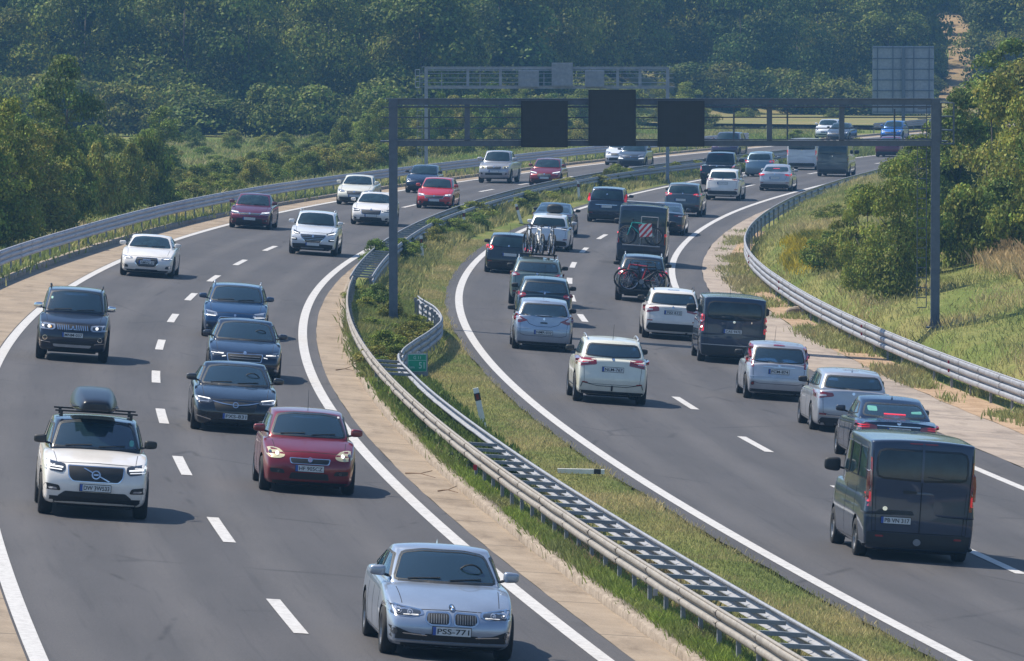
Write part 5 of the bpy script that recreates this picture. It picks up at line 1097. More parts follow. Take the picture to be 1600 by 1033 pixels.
def bicycle(label, mtx, frame, group=None):
    t = tag(empty('bicycle'), label, 'bicycle', group); t.matrix_world = mtx
    if 'wheel' not in BIKES:
        q = MB(); q.tube([(0, .34 * math.cos(a), .34 * math.sin(a)) for a in np.linspace(0, 2 * math.pi, 26, endpoint=False)], .034, 7, closed=True); w = q.build('wheel', M['tyre'], None, True); BIKES['wheel'] = w.data; bpy.data.objects.remove(w)
        q = MB(); q.tube([(0, .315 * math.cos(a), .315 * math.sin(a)) for a in np.linspace(0, 2 * math.pi, 26, endpoint=False)], .012, 5, closed=True)
        for a in np.linspace(0, 2 * math.pi, 14, endpoint=False): q.tube([(0, 0, 0), (0, .31 * math.cos(a), .31 * math.sin(a))], .0035, 3)
        w = q.build('rim', M['chrome'], None); BIKES['rim'] = w.data; bpy.data.objects.remove(w)
    for y in (.53, -.53):
        w = link('wheel', BIKES['wheel'], None, t); w.location = (0, y, .34); link('rim', BIKES['rim'], None, w)
    bb, st, ht, hb = (0, -.10, .30), (0, -.24, .80), (0, .36, .84), (0, .40, .70)
    q = MB()
    for a, b_ in ((bb, st), (st, ht), (bb, hb)): q.tube([a, b_], .028, 8)
    q.tube([hb, ht], .024, 8)
    for sx in (-.05, .05): q.tube([(sx, -.53, .34), (sx * .5, -.10, .30)], .011, 6); q.tube([(sx, -.53, .34), (sx * .4, -.23, .76)], .010, 6); q.tube([(sx, .53, .34), (sx, .43, .62), (0, .40, .70)], .024, 6)
    q.build('frame', M[frame], t)
    q = MB(); q.tube([(0, .36, .84), (0, .34, .95)], .014, 6); q.tube([(-.31, .30, .99), (-.1, .36, .96), (.1, .36, .96), (.31, .30, .99)], .014, 6); q.build('handlebar', M['trim'], t)
    q = MB(); q.tube([st, (0, -.28, .92)], .014, 6); q.box((0, -.30, .945), (.13, .25, .05), taper=.7); q.build('saddle', M['trim'], t)
    q = MB(); q.lathe([(.045, .001), (.045, .09), (.052, .09), (.052, .001)], n=14, c=(0, -.10, .30)); q.tube([(.06, -.10, .30), (.07, .02, .16)], .011, 5); q.tube([(-.06, -.10, .30), (-.07, -.22, .44)], .011, 5); q.box((.09, .04, .15), (.09, .05, .02)); q.box((-.09, -.23, .45), (.09, .05, .02)); q.build('crankset', M['galv_dark'], t); return t
M['teal_paint'] = simple('teal_enamel', (.02, .30, .28), .4)
r, _, cb, p = nis; H = p['H']
for yy in (.35, -.55): q = MB(); q.box((0, yy, H + .06), (1.25, .04, .028)); q.box((-.55, yy, H + .02), (.04, .06, .09)); q.box((.55, yy, H + .02), (.04, .06, .09)); q.build('roof_bar', M['trim'], r)
for lx, fr_, lb in ((-.36, 'trim', 'black bicycle upright on the grey-green crossover roof, leftmost of three with wide handlebar'), (-.01, 'white_paint', 'white-framed bicycle upright in the middle of the grey-green crossover roof'), (.42, 'galv_dark', 'grey bicycle upright on the right side of the grey-green crossover roof')):
    bicycle(lb, carmat(r) @ Matrix.Translation((lx, -.15, H + .08)) @ Matrix.Rotation(.20 if lx < 0 else .13, 4, 'Z'), fr_, 'bicycles on the crossover roof')
q = MB(); q.box((-.18, -.15, H + .09), (.7, 1.2, .03)); q.build('roof_tray', M['trim'], r)
r, _, cb, p = bks; yR = -p['L'] / 2
rot = Matrix.Rotation(math.pi / 2, 4, 'Z')
bicycle('red bicycle hung sideways on the tailgate of the dark compact off-roader', carmat(r) @ Matrix.Translation((-.10, yR - .22, .46)) @ rot, 'red_paint')
bicycle('dark bicycle behind the red one on the rear rack of the dark compact off-roader', carmat(r) @ Matrix.Translation((.08, yR - .42, .43)) @ Matrix.Rotation(-math.pi / 2, 4, 'Z'), 'trim')
q = MB(); q.box((0, yR - .30, .42), (1.3, .4, .05)); q.box((0, yR - .12, .62), (.06, .06, .5)); q.build('bike_rack', M['trim'], r)
r, _, cb, p = vito; yR = -p['L'] / 2
bicycle('teal bicycle hung across the rear doors of the tall black van', carmat(r) @ Matrix.Translation((-.05, yR - .20, .86)) @ rot, 'teal_paint')
q = MB()
for xx in (-.05, .62): q.tube([(xx, yR - .06, .8), (xx, yR - .10, 1.95)], .022, 6)
q.tube([(-.05, yR - .10, 1.95), (.62, yR - .10, 1.95)], .022, 6); q.box((.0, yR - .25, .80), (1.5, .35, .04)); q.build('bike_rack', M['galv'], r)
def warn_mat():
    m, tt, b_ = nmat('striped_warning_board', .4); tc = N(tt, 'ShaderNodeTexCoord').outputs['Object']; sp = N(tt, 'ShaderNodeSeparateXYZ'); tt.links.new(tc, sp.inputs[0])
    a = N(tt, 'ShaderNodeMath', operation='ADD'); a.use_clamp = False; n2 = N(tt, 'ShaderNodeMath', operation='MULTIPLY'); n2.inputs[1].default_value = -1; tt.links.new(sp.outputs[0], n2.inputs[0]); tt.links.new(n2.outputs[0], a.inputs[0]); tt.links.new(sp.outputs[2], a.inputs[1])
    k_ = N(tt, 'ShaderNodeMath', operation='MULTIPLY'); k_.inputs[1].default_value = 26.; tt.links.new(a.outputs[0], k_.inputs[0]); s_ = N(tt, 'ShaderNodeMath', operation='SINE'); tt.links.new(k_.outputs[0], s_.inputs[0])
    c = N(tt, 'ShaderNodeValToRGB'); c.color_ramp.interpolation = 'CONSTANT'; c.color_ramp.elements[0].color = (.55, .02, .03, 1); c.color_ramp.elements[1].position = .5; c.color_ramp.elements[1].color = (.75, .75, .75, 1)
    h_ = N(tt, 'ShaderNodeMath', operation='MULTIPLY_ADD'); h_.inputs[1].default_value = .5; h_.inputs[2].default_value = .5; tt.links.new(s_.outputs[0], h_.inputs[0]); tt.links.new(h_.outputs[0], c.inputs[0]); tt.links.new(c.outputs[0], b_.inputs['Base Color']); return m
t = tag(empty('warning_board'), 'red and white diagonally striped warning board on the rear of the tall black van', 'warning board'); t.matrix_world = carmat(r) @ Matrix.Translation((.14, yR - .30, 1.42)) @ Matrix.Rotation(-.12, 4, 'Y')
q = MB(); q.box((0, 0, 0), (.52, .015, .52)); q.build('board', warn_mat(), t); q = MB(); q.tube([(-.2, .02, -.25), (-.2, .02, .25)], .01, 5); q.build('bracket', M['trim'], t)
q = MB(); q.box((0, .1, p['H'] + .03), (1.5, .9, .05)); q.build('roof_hatch', M['galv'], r)
r, _, cb, p = c4
bg = shell_mesh([-1, 0, 1], [-1, 0, 1], [0, .5, 1], lambda a, b_, c: (a * .34, b_ * .3, .42 * c * (1 - .15 * a * a)), 2)
t = tag(link('luggage_bag', bg, M['trim'], None, True), 'dark round travel bag strapped to the white hatchback roof', 'bag'); t.matrix_world = carmat(r) @ Matrix.Translation((.12, .1, p['H'] - .02))
# drivers and passengers behind the windscreens
def skin_mesh(nodes, edges, lv=2):
    me = bpy.data.meshes.new('p'); me.from_pydata([n[0] for n in nodes], edges, []); o = bpy.data.objects.new('p', me); TEMP.objects.link(o)
    m_ = o.modifiers.new('s', 'SKIN'); sk = me.skin_vertices[0].data if me.skin_vertices else None
    if sk is None:
        bm = bmesh.new(); bm.from_mesh(me); bm.verts.layers.skin.verify(); bm.to_mesh(me); bm.free(); sk = me.skin_vertices[0].data
    for i, n in enumerate(nodes): sk[i].radius = n[1] if isinstance(n[1], tuple) else (n[1], n[1])
    sk[0].use_root = True; u = o.modifiers.new('u', 'SUBSURF'); u.levels = lv; r_ = ev(o); bpy.data.objects.remove(o); return r_
def person_meshes():
    # origin at the hips, facing +y; head centre 0.68 above the hips
    n = [((0, 0, 0), (.16, .11)), ((0, -.02, .22), (.14, .10)), ((0, -.03, .42), (.17, .11)), ((0, -.02, .52), (.07, .07)), ((0, .0, .58), .055), ((0, .02, .66), (.072, .085)), ((0, .015, .745), (.078, .095))]; e = [(i, i + 1) for i in range(6)]
    shirt = [((0, 0, -.02), (.17, .125)), ((0, -.02, .22), (.155, .115)), ((0, -.03, .43), (.175, .12))]; se = [(0, 1), (1, 2)]
    for sx in (-1, 1):
        b = len(n); n += [((sx * .18, -.02, .44), .055), ((sx * .24, .10, .22), .042), ((sx * .17, .36, .28), .030), ((sx * .15, .42, .30), (.03, .022))]; e += [(2, b), (b, b + 1), (b + 1, b + 2), (b + 2, b + 3)]
        for k in range(4): c = len(n); n += [((sx * (.17 - .018 * k), .455, .315 + .012 * k), .010), ((sx * (.165 - .018 * k), .475 - .003 * k, .285 + .010 * k), .009)]; e += [(b + 3, c), (c, c + 1)]
        c = len(n); n += [((sx * .115, .41, .315), .011), ((sx * .10, .435, .33), .009)]; e += [(b + 3, c), (c, c + 1)]
        s0_ = len(shirt); shirt += [((sx * .18, -.02, .445), .068), ((sx * .235, .085, .245), .055)]; se += [(2, s0_), (s0_, s0_ + 1)]
        b = len(n); n += [((sx * .10, .12, -.02), .085), ((sx * .12, .45, .06), .065), ((sx * .12, .62, -.28), .045)]; e += [(0, b), (b, b + 1), (b + 1, b + 2)]
    body = skin_mesh(n, e); sh = skin_mesh(shirt, se)
    bm = bmesh.new(); bm.from_mesh(body)
    def blob(c, r, mi):
        g_ = bmesh.ops.create_uvsphere(bm, u_segments=10, v_segments=7, radius=1, matrix=Matrix.Translation(c) @ Matrix.Diagonal((*r, 1)))
        for v in g_['verts']:
            for f in v.link_faces: f.material_index = mi; f.smooth = True
    blob((0, .112, .685), (.013, .022, .022), 0)
    for sx in (-1, 1): blob((sx * .030, .093, .712), (.014, .010, .008), 1); blob((sx * .084, .01, .69), (.012, .022, .032), 0)
    blob((0, .098, .645), (.024, .010, .007), 2); bm.to_mesh(body); bm.free(); body.materials.clear()
    for q_ in ('skin', 'ink', 'lip'): body.materials.append(M[q_])
    body.shade_smooth(); sh.materials.clear(); sh.shade_smooth()
    bm = bmesh.new(); bmesh.ops.create_uvsphere(bm, u_segments=16, v_segments=12, radius=1, matrix=Matrix.Translation((0, -.005, .742)) @ Matrix.Diagonal((.090, .105, .098, 1)))
    bmesh.ops.delete(bm, geom=[v for v in bm.verts if v.co.z < .72 + max(0, v.co.y) * .55 and v.co.y > -.03 or v.co.z < .67], context='VERTS'); hair = bpy.data.meshes.new('hair'); bm.to_mesh(hair); bm.free(); hair.materials.append(M['hair']); hair.shade_smooth(); return body, sh, hair
M['lip'] = simple('lips', (.30, .10, .09), .6)
PB, PS, PH = person_meshes()
def occupant(veh, side, label, cloth):
    r, _, cb, p = veh; ys = cb(0, .60, 0)[1] + .16; hz = p['H'] - .19 - .745
    t = tag(empty('person'), label, 'person', 'people in the front seats'); t.matrix_world = carmat(r) @ Matrix.Translation((side * .36, ys, hz)) @ Matrix.Diagonal((1, 1, 1, 1))
    link('body', PB, None, t)
    sm_ = PS.copy(); link('shirt', sm_, M[cloth], t, True); link('hair', PH, None, t)
occupant(bmw, -1, 'driver in a pale shirt holding the wheel of the silver-blue saloon', 'cloth2')
occupant(bravo, -1, 'driver in a blue-grey shirt holding the wheel of the dark red hatchback', 'cloth')
occupant(bravo, 1, 'front passenger in a pale shirt in the dark red hatchback', 'cloth2')
occupant(volvo, -1, 'driver in a blue-grey shirt behind the windscreen of the white off-roader', 'cloth')
occupant(insig, -1, 'driver in a pale shirt behind the windscreen of the black saloon', 'cloth2')
occupant(pajero, -1, 'driver in a blue-grey shirt in the dark off-roader with chrome mirrors', 'cloth')
occupant(mondeo, -1, 'driver in a pale shirt behind the windscreen of the metallic blue estate', 'cloth2')
occupant(superb, -1, 'driver in a blue-grey shirt behind the windscreen of the dark navy saloon', 'cloth')
M['twig'] = simple('dry_twig', (.16, .10, .06), .9)
for lb, x0, y0, x1, y1 in (('thin dry twig lying across the gutter beside the dark red hatchback roof', 525, 580, 552, 582), ('long dry twig in the gutter level with the red hatchback bonnet', 634, 742, 680, 750), ('dry twig against the kerb above the silver-blue saloon', 684, 770, 716, 774)):
    a = unproject(x0, y0); b = unproject(x1, y1); A = Vector(P(*a, .03)); B = Vector(P(*b, .05)); q = MB(); m_ = (A + B) / 2 + Vector((0, .1, .03)); q.tube([A, A.lerp(m_, .6) + Vector((0, .05, 0)), m_, B], .016, 5, r2=.006); q.tube([m_, m_ + (B - A) * .3 + Vector((.05, .5, .05))], .008, 4)
    tag(q.build('twig', M['twig']), lb, 'twig')
s, o = unproject(1246, 492); X, Y, Z = P(s, o, .05); st = shell_mesh([-1, -.3, .4, 1], [-1, 0, 1], [0, .4, 1], lambda a, b_, c: (a * .38 + .06 * b_, b_ * .25, .30 * c * (1 - .4 * a * a)), 1)
o_ = tag(link('stone', st, M['kerb']), 'grey stone lying in the weeds right of the dark grey passenger van', 'stone'); o_.location = (X, Y, Z - .03)

# ================================================================ vegetation
def leafmat(name, cols, trans=.25):
    m = bpy.data.materials.new(name); m.use_nodes = True; t = m.node_tree; t.nodes.clear(); out = N(t, 'ShaderNodeOutputMaterial')
    at = N(t, 'ShaderNodeAttribute'); at.attribute_name = 'tint'; oi = N(t, 'ShaderNodeObjectInfo')
    base = ramp(t, oi.outputs['Random'], [(i / (len(cols) - 1), c) for i, c in enumerate(cols)]); c = mix(t, 1., base, at.outputs['Color'], 'MULTIPLY')
    d = N(t, 'ShaderNodeBsdfPrincipled'); d.inputs['Roughness'].default_value = .6; d.inputs['Specular IOR Level'].default_value = .15; t.links.new(c, d.inputs['Base Color'])
    tr = N(t, 'ShaderNodeBsdfTranslucent'); t.links.new(c, tr.inputs[0]); mx = N(t, 'ShaderNodeMixShader'); mx.inputs[0].default_value = trans
    t.links.new(d.outputs[0], mx.inputs[1]); t.links.new(tr.outputs[0], mx.inputs[2]); t.links.new(mx.outputs[0], out.inputs[0]); return m
M['leaf_far'] = leafmat('forest_foliage', [(.095, .145, .026), (.16, .185, .030), (.065, .115, .026), (.14, .165, .03), (.105, .155, .026)])
M['leaf_near'] = leafmat('hedgerow_foliage', [(.12, .20, .034), (.20, .24, .045), (.10, .165, .034), (.24, .245, .06), (.15, .22, .04)])
M['grassblade'] = leafmat('grass_blades', [(1, 1, 1), (1, 1, 1)], .3)
M['bark'] = simple('bark', (.10, .085, .07), .9)
def crown(seed, n, blobs, size, dark=.55):
    r = np.random.default_rng(seed); B = np.array(blobs, float); w = B[:, 3] ** 2; w /= w.sum(); k = r.choice(len(B), n, p=w)
    d = r.normal(size=(n, 3)); d /= np.linalg.norm(d, axis=1)[:, None]; d[:, 2] = np.where(d[:, 2] < -.35, -d[:, 2] * .6, d[:, 2])
    rad = B[k, 3] * np.where(r.random(n) < .22, r.uniform(.35, .85, n), r.uniform(.86, 1.12, n)); C = B[k, :3] + d * rad[:, None] * np.array([1, 1, .9])
    nrm = d + r.normal(scale=.55, size=(n, 3)); nrm /= np.linalg.norm(nrm, axis=1)[:, None]
    up = r.normal(size=(n, 3)); u = np.cross(nrm, up); u /= np.linalg.norm(u, axis=1)[:, None]; v = np.cross(nrm, u); sz = size * r.uniform(.55, 1.35, n)[:, None]
    V = np.stack([C - u * sz * .5, C + v * sz * .35 - nrm * sz * .08, C + u * sz * .5, C - v * sz * .35 + nrm * sz * .05], 1).reshape(-1, 3)
    F = np.arange(4 * n).reshape(n, 4); bt = r.uniform(.62, 1.35, len(B)); tint = (bt[k] * r.uniform(.72, 1.3, n))[:, None] * np.stack([r.uniform(.85, 1.3, n), np.ones(n), r.uniform(.7, 1.1, n)], 1)
    return V, F, np.repeat(tint, 4, 0)
def blobs_tree(seed, w, h, base, nb):
    r = random.Random(seed); out = []
    for i in range(nb):
        t = r.random() ** (1.0 if base > 0 else 1.15); z = base + (h - base) * (.08 + .88 * t); env = math.sin(math.pi * min(1, .22 + .78 * t)) ** .7 * w / 2
        a = r.uniform(0, 2 * math.pi); q = env * math.sqrt(r.random()) * .9; rr_ = r.uniform(.13, .24) * w * (1.1 - .45 * t) * (1.25 if nb < 30 and w > 5 else 1)
        out.append((q * math.cos(a), q * math.sin(a), min(z, h - rr_ * .7), rr_))
    return out
PROT = {}
def proto(kind, seed, w, h, base, nb, n, size, mat, trunk=True):
    V, F, T = crown(seed, n, blobs_tree(seed, w, h, base, nb), size)
    o = mesh_np('crown', V, F, M[mat], None, False, T); PROT.setdefault(kind, []); me = o.data; bpy.data.objects.remove(o); tm = None
    if trunk:
        q = MB(); r = random.Random(seed); q.tube([(0, 0, -.6), (r.uniform(-.1, .1), 0, h * .3), (r.uniform(-.3, .3), r.uniform(-.3, .3), h * .75)], .03 * h * .5, 7, r2=.03)
        for i in range(5): a = r.uniform(0, 6.28); z = h * r.uniform(.22, .55); q.tube([(0, 0, z), (w * .3 * math.cos(a), w * .3 * math.sin(a), z + h * .2)], .008 * h * .6, 5, r2=.015)
        x = q.build('trunk', M['bark'], None, True); tm = x.data; bpy.data.objects.remove(x)
    PROT[kind].append((me, tm, w, h))
for i in range(7): proto('forest', 100 + i, random.uniform(7, 10), random.uniform(11, 15), .0, 25, 13000, .30, 'leaf_far')
for i in range(5): proto('tree', 200 + i, random.uniform(3.6, 4.6), random.uniform(5, 6), .0, 40, 14000, .15, 'leaf_near')
for i in range(5): proto('bush', 300 + i, 3.0, random.uniform(2.0, 2.5), .05, 26, 6500, .13, 'leaf_near', False)
KN = [0]
def plant(kind, X, Y, w, h, label, cat, group, name, z=None, idx=None):
    me, tm, pw, ph = PROT[kind][(KN[0] if idx is None else idx) % len(PROT[kind])]; KN[0] += 1
    sx, sz = w / pw, h / ph; z = zground(X, Y) if z is None else z
    if tm is None:
        o = link(name, me); root = o
    else:
        root = empty(name); link('crown', me, None, root); link('trunk', tm, None, root)
    root.location = (X, Y, z - .15); root.rotation_euler = (0, 0, random.uniform(0, 6.28)); root.scale = (sx, sx, sz); tag(root, label, cat, group); return root
# the wood on the hillside behind
GF = 'trees of the wood behind the motorway'
def pathc(Y): return 44 + min(3.6, max(-3, (Y - 700) * .072)) + max(0, Y - 750) * .025
def inpath(X, Y):
    c = pathc(Y)
    return Y > 640 and Y < 800 and abs(X - c) < 3.7
for i in range(6): proto('shrub', 400 + i, 6., 4., .05, 22, 7000, .27, 'leaf_far', False)
for Y0, f_ in ((530, lambda X: X < -8), (545, lambda X: X < -6), (565, lambda X: X < -3), (583, lambda X: X < 1), (590, lambda X: X < 4), (668, lambda X: 17 < X < 38), (676, lambda X: 14 < X < 40), (608, lambda X: -2 < X < 6)):
    X = -70
    while X < 78:
        if f_(X): plant('shrub', X + random.uniform(-1, 1), Y0 + random.uniform(-4, 3) + max(0, X) * (2.2 if Y0 < 610 else 0), random.uniform(5, 8), random.uniform(2.6, 4.6), 'low shrub in the thick fringe along the foot of the wood', 'bush', 'shrubs fringing the wood', 'fringe_shrub')
        X += 4.6
for i in range(34):
    Y = random.uniform(700, 795); sd_ = random.choice((-1, 1)); plant('shrub', pathc(Y) + sd_ * random.uniform(2.9, 4.2), Y, random.uniform(2.2, 3.6), random.uniform(1.2, 2.2), 'low shrub at the edge of the earth track up the wooded slope', 'bush', 'shrubs beside the earth track', 'fringe_shrub')
cnt = 0; Y = 566.
while Y < 850:
    X = (-74. if Y < 655 else 2.) + random.uniform(0, 5)
    while X < 80:
        xx, yy = X + random.uniform(-1.6, 1.6), Y + random.uniform(-4, 4)
        field = (yy < 590 and xx > -6) or (xx > 16 and yy < 688 - (10 if xx < 24 else 0)) or (xx > -2 and xx <= 16 and yy < 600 + (xx + 2) * 5)
        if not field and not inpath(xx, yy) and cnt < 292:
            sc = random.uniform(.75, 1.2)
            plant('forest', xx, yy, 8.5 * sc, 12.5 * sc * random.uniform(.85, 1.15), 'leafy tree of the dense dark green wood on the slope behind the motorway', 'tree', GF, 'broadleaf_tree'); cnt += 1
        X += 6.2 if Y < 700 else 6.6
    Y += 9.5 if Y < 650 else 12
for X, Y in ((44, 806), (50, 808), (56, 812), (40, 815), (53, 822)): plant('forest', X, Y, 9, 13, 'leafy tree of the dense dark green wood on the slope behind the motorway', 'tree', GF, 'broadleaf_tree')
def drape(name, pts, mat, dz, n=10):
    """strip draped on the terrain between two world polylines"""
    V = []; F = []
    for (xl, xr, Y) in pts:
        for i in range(n + 1):
            X = xl + (xr - xl) * i / n; V.append((X, Y, zground(X, Y) + dz))
    for j in range(len(pts) - 1):
        for i in range(n): a = j * (n + 1) + i; F.append((a, a + 1, a + n + 2, a + n + 1))
    o = mesh_np(name, V, F, mat, smooth=True); o['kind'] = 'structure'; return o
M['dry'] = surface_mat('dry_grass', [(.3, (.11, .14, .04)), (.5, (.18, .17, .06)), (.7, (.27, .20, .09))], .25, .95, (.75, 1.2), 4)
M['track'] = surface_mat('bare_earth_track', [(.3, (.14, .12, .045)), (.5, (.26, .18, .09)), (.75, (.34, .24, .13))], .3, .95, (.75, 1.2), 3)
yy = np.arange(640, 800, 3.)
drape('dirt_track', [(pathc(Y) - 1.7 + .25 * math.sin(Y * .07), pathc(Y) + 1.6 + .3 * math.sin(Y * .09), Y) for Y in yy], M['track'], .16, 10)
drape('dry_field', [(11 + 3 * math.sin(Y * .09), float(cx(Y)) - 9 - .6 * math.sin(Y * .2), Y) for Y in np.arange(606, 694, 3.)], M['dry'], .38, 18)
# hedges and bushes: (px x, px base y, px height, px width, kind, label)
def at_px(x, yb, hp, wp, kind, label, group, name, cat='bush', idx=None):
    X, Y = ray_ground(x, yb); k_ = Y / FPX; plant(kind, X, Y, wp * k_, hp * k_, label, cat, group, name, idx=idx)
GL = 'bushes and trees beyond the left guardrail'
rl = random.Random(5)
L_ = 'dense green bush behind the left guardrail'
def leftveg(x0, x1, n, yb, hp, wp, kind, label, name, cat, jit=.2):
    for i in range(n):
        x = x0 + (x1 - x0) * (i + .5) / n + rl.uniform(-8, 8); y = np.interp(x, [0, 100, 234, 400, 609, 800, 1000], [398, 368, 332, 300, 268, 248, 226]) + yb
        at_px(x, y, hp * rl.uniform(1 - jit, 1 + jit), wp * rl.uniform(.8, 1.2), kind, label, GL, name, cat)
leftveg(-90, 95, 6, -8, 205, 130, 'tree', 'tall dark shrubby tree at the left edge of the photo behind the guardrail', 'shrubby_tree', 'tree')
leftveg(-60, 110, 5, -45, 205, 130, 'tree', 'tall dark shrubby tree at the left edge of the photo behind the guardrail', 'shrubby_tree', 'tree')
leftveg(90, 250, 7, -8, 105, 75, 'bush', L_, 'bush', 'bush'); leftveg(80, 260, 7, -48, 100, 80, 'tree', 'mid-height leafy tree between the left meadow and the guardrail', 'shrubby_tree', 'tree')
leftveg(240, 620, 19, -6, 40, 54, 'bush', L_, 'bush', 'bush'); leftveg(240, 610, 17, -25, 34, 52, 'bush', L_, 'bush', 'bush'); leftveg(120, 270, 6, -55, 48, 55, 'bush', L_, 'bush', 'bush')
leftveg(520, 660, 6, -34, 60, 60, 'bush', L_, 'bush', 'bush')
leftveg(560, 800, 9, -22, 85, 62, 'tree', 'leafy tree behind the far gantry left post', 'shrubby_tree', 'tree'); leftveg(600, 1000, 11, -12, 38, 48, 'bush', L_, 'bush', 'bush'); leftveg(640, 1090, 11, -28, 75, 62, 'tree', 'leafy tree at the foot of the wood below the sign panels', 'shrubby_tree', 'tree')
for i in range(34): at_px(rl.uniform(215, 600), rl.uniform(222, 262), rl.uniform(14, 30), rl.uniform(24, 48), 'bush', 'small scrubby bush scattered in the left meadow', 'scrubby bushes in the left meadow', 'bush')
GR = 'bushes and trees on the right-hand bank'
for (x, yb, hp, wp, kind, lb, nm, ct) in [
    (1292, 425, 66, 80, 'bush', 'low dark green bush on the right bank beside the yellow flowers', 'bush', 'bush'), (1328, 428, 100, 85, 'bush', 'dark green bush in front of the light green shrubby tree on the right bank', 'bush', 'bush'),
    (1305, 345, 30, 70, 'bush', 'mid green bush above the yellow flowers', 'bush', 'bush'), (1355, 460, 175, 90, 'tree', 'light green shrubby tree in the middle of the right bank', 'shrubby_tree', 'tree'), (1400, 470, 220, 120, 'tree', 'shrubby tree just left of the right gantry post', 'shrubby_tree', 'tree'),
    (1345, 325, 40, 70, 'bush', 'olive bush on the bank below the blue-grey van', 'bush', 'bush'), (1408, 330, 95, 80, 'tree', 'olive shrubby tree hiding the outer line near the dark far saloon', 'shrubby_tree', 'tree'), (1435, 350, 140, 110, 'tree', 'olive-green tree left of the ladder of the nearest gantry', 'shrubby_tree', 'tree'),
    (1440, 440, 150, 100, 'bush', 'dark bush at the foot of the right gantry post', 'bush', 'bush'), (1500, 420, 130, 120, 'bush', 'olive bush right of the right gantry post', 'bush', 'bush'), (1560, 400, 120, 130, 'bush', 'olive bush above the dry grass at the right edge', 'bush', 'bush'), (1610, 400, 130, 120, 'bush', 'bush cut by the right edge above the dry grass', 'bush', 'bush'),
    (1500, 330, 190, 130, 'tree', 'bushy tree right of the access cage', 'shrubby_tree', 'tree'), (1555, 360, 250, 150, 'tree', 'tall green tree at the right edge, lower of two', 'shrubby_tree', 'tree'), (1620, 370, 300, 160, 'tree', 'tall dark tree cut by the right edge of the photo', 'shrubby_tree', 'tree'),
    (1575, 270, 215, 150, 'tree', 'bright green tree at the right edge below the earth track', 'shrubby_tree', 'tree'), (1530, 250, 120, 100, 'tree', 'green tree between the earth track and the access cage', 'shrubby_tree', 'tree'), (1640, 260, 220, 150, 'tree', 'tree just outside the right edge above the road bend', 'shrubby_tree', 'tree'), (1470, 260, 70, 80, 'bush', 'bush behind the lower beam end of the nearest gantry', 'bush', 'bush'), (1428, 262, 44, 50, 'bush', 'small bush hiding the road right of the dark far saloon', 'bush', 'bush'), (1680, 380, 300, 200, 'tree', 'tree outside the right edge of the bank', 'shrubby_tree', 'tree')]:
    at_px(x, yb, hp, wp, kind, lb, GR, nm, ct)
for (x, yb, hp, wp, lb) in [(1245, 222, 20, 40, 'small bush in the dry field left of the blue car'), (1165, 190, 26, 40, 'small bush behind the gantry handrail'), (1100, 205, 40, 50, 'bush beside the right sign panel'), (1305, 190, 26, 36, 'lone small bush in the dry field'), (965, 287, 34, 50, 'pale green shrub growing through the median rail'), (870, 296, 20, 50, 'yellow-green shrub in the median before the crimson hatchback'), (1340, 233, 20, 46, 'bush in the median left of the dark far saloon')]:
    at_px(x, yb, hp, wp, 'bush', lb, 'small lone bushes', 'bush')
# ---------------------------------------------------------------- grasses (stuff)
def blades(name, samples, label=None, spread=.10, per=5):
    """samples: (x, y, z, height, width, (r,g,b))"""
    V = []; T = []; r = np.random.default_rng(len(samples))
    S = np.array([s[:5] for s in samples], float); C = np.array([s[5] for s in samples], float); S = np.repeat(S, per, 0); C = np.repeat(C, per, 0); n = len(S)
    a = r.uniform(0, 2 * math.pi, n); px = S[:, 0] + r.normal(scale=spread, size=n); py = S[:, 1] + r.normal(scale=spread, size=n); h = S[:, 3] * r.uniform(.5, 1.25, n); w = S[:, 4] * r.uniform(.6, 1.3, n)
    lx, ly = r.normal(scale=.32, size=n) * h, r.normal(scale=.32, size=n) * h; dx, dy = np.cos(a) * w / 2, np.sin(a) * w / 2; z = S[:, 2]
    p0 = np.stack([px - dx, py - dy, z], 1); p1 = np.stack([px + dx, py + dy, z], 1); p2 = np.stack([px + dx * .7 + lx * .4, py + dy * .7 + ly * .4, z + h * .6], 1); p3 = np.stack([px + lx, py + ly, z + h], 1)
    V = np.stack([p0, p1, p2, p3], 1).reshape(-1, 3); F = np.arange(4 * n).reshape(n, 4); C = C * r.uniform(.7, 1.35, n)[:, None]
    o = mesh_np(name, V, F, M['grassblade'], None, False, np.repeat(C, 4, 0)); o['kind'] = 'stuff'
    if label: o['label'] = label; o['category'] = 'grass'
    return o
from mathutils import noise as MN
GREEN, LUSH, STRAW, DEAD, OLIVE = (.22, .25, .09), (.24, .33, .06), (.56, .46, .24), (.42, .28, .17), (.27, .26, .12)
def lerp3(a, b, t): return tuple(a[i] + (b[i] - a[i]) * t for i in range(3))
def zone(n, s0, s1, fa, fb, h, w, cols, power=1.0, hvar=None, thr=None):
    out = []; k = 0
    while len(out) < n and k < n * 4:
        k += 1; s = s0 + (s1 - s0) * random.random() ** power; o = fa(s) + (fb(s) - fa(s)) * random.random()
        x, y, z = P(s, o, gnd(s, o)); q = MN.noise((x * .45, y * .16, 1.3)) * .9 + MN.noise((x * 1.7, y * .6, 4.)) * .4
        if thr is not None and q < thr: continue
        t = min(1, max(0, .5 + q)); c = lerp3(cols[0], cols[1], min(1, t * 2)) if t < .5 else lerp3(cols[1], cols[2], t * 2 - 1)
        out.append((x, y, z - .02, h * (.7 + .7 * max(0, q + .3)) * (hvar(s, o) if hvar else 1), w, c))
    return out
blades('median_grass', zone(30000, 92, 300, OFS(ML, 1.15), OFS(Rg, -.05), .10, .014, (GREEN, (.38, .34, .16), STRAW), 1.5), 'short green and straw grass covering the median beside the right carriageway')
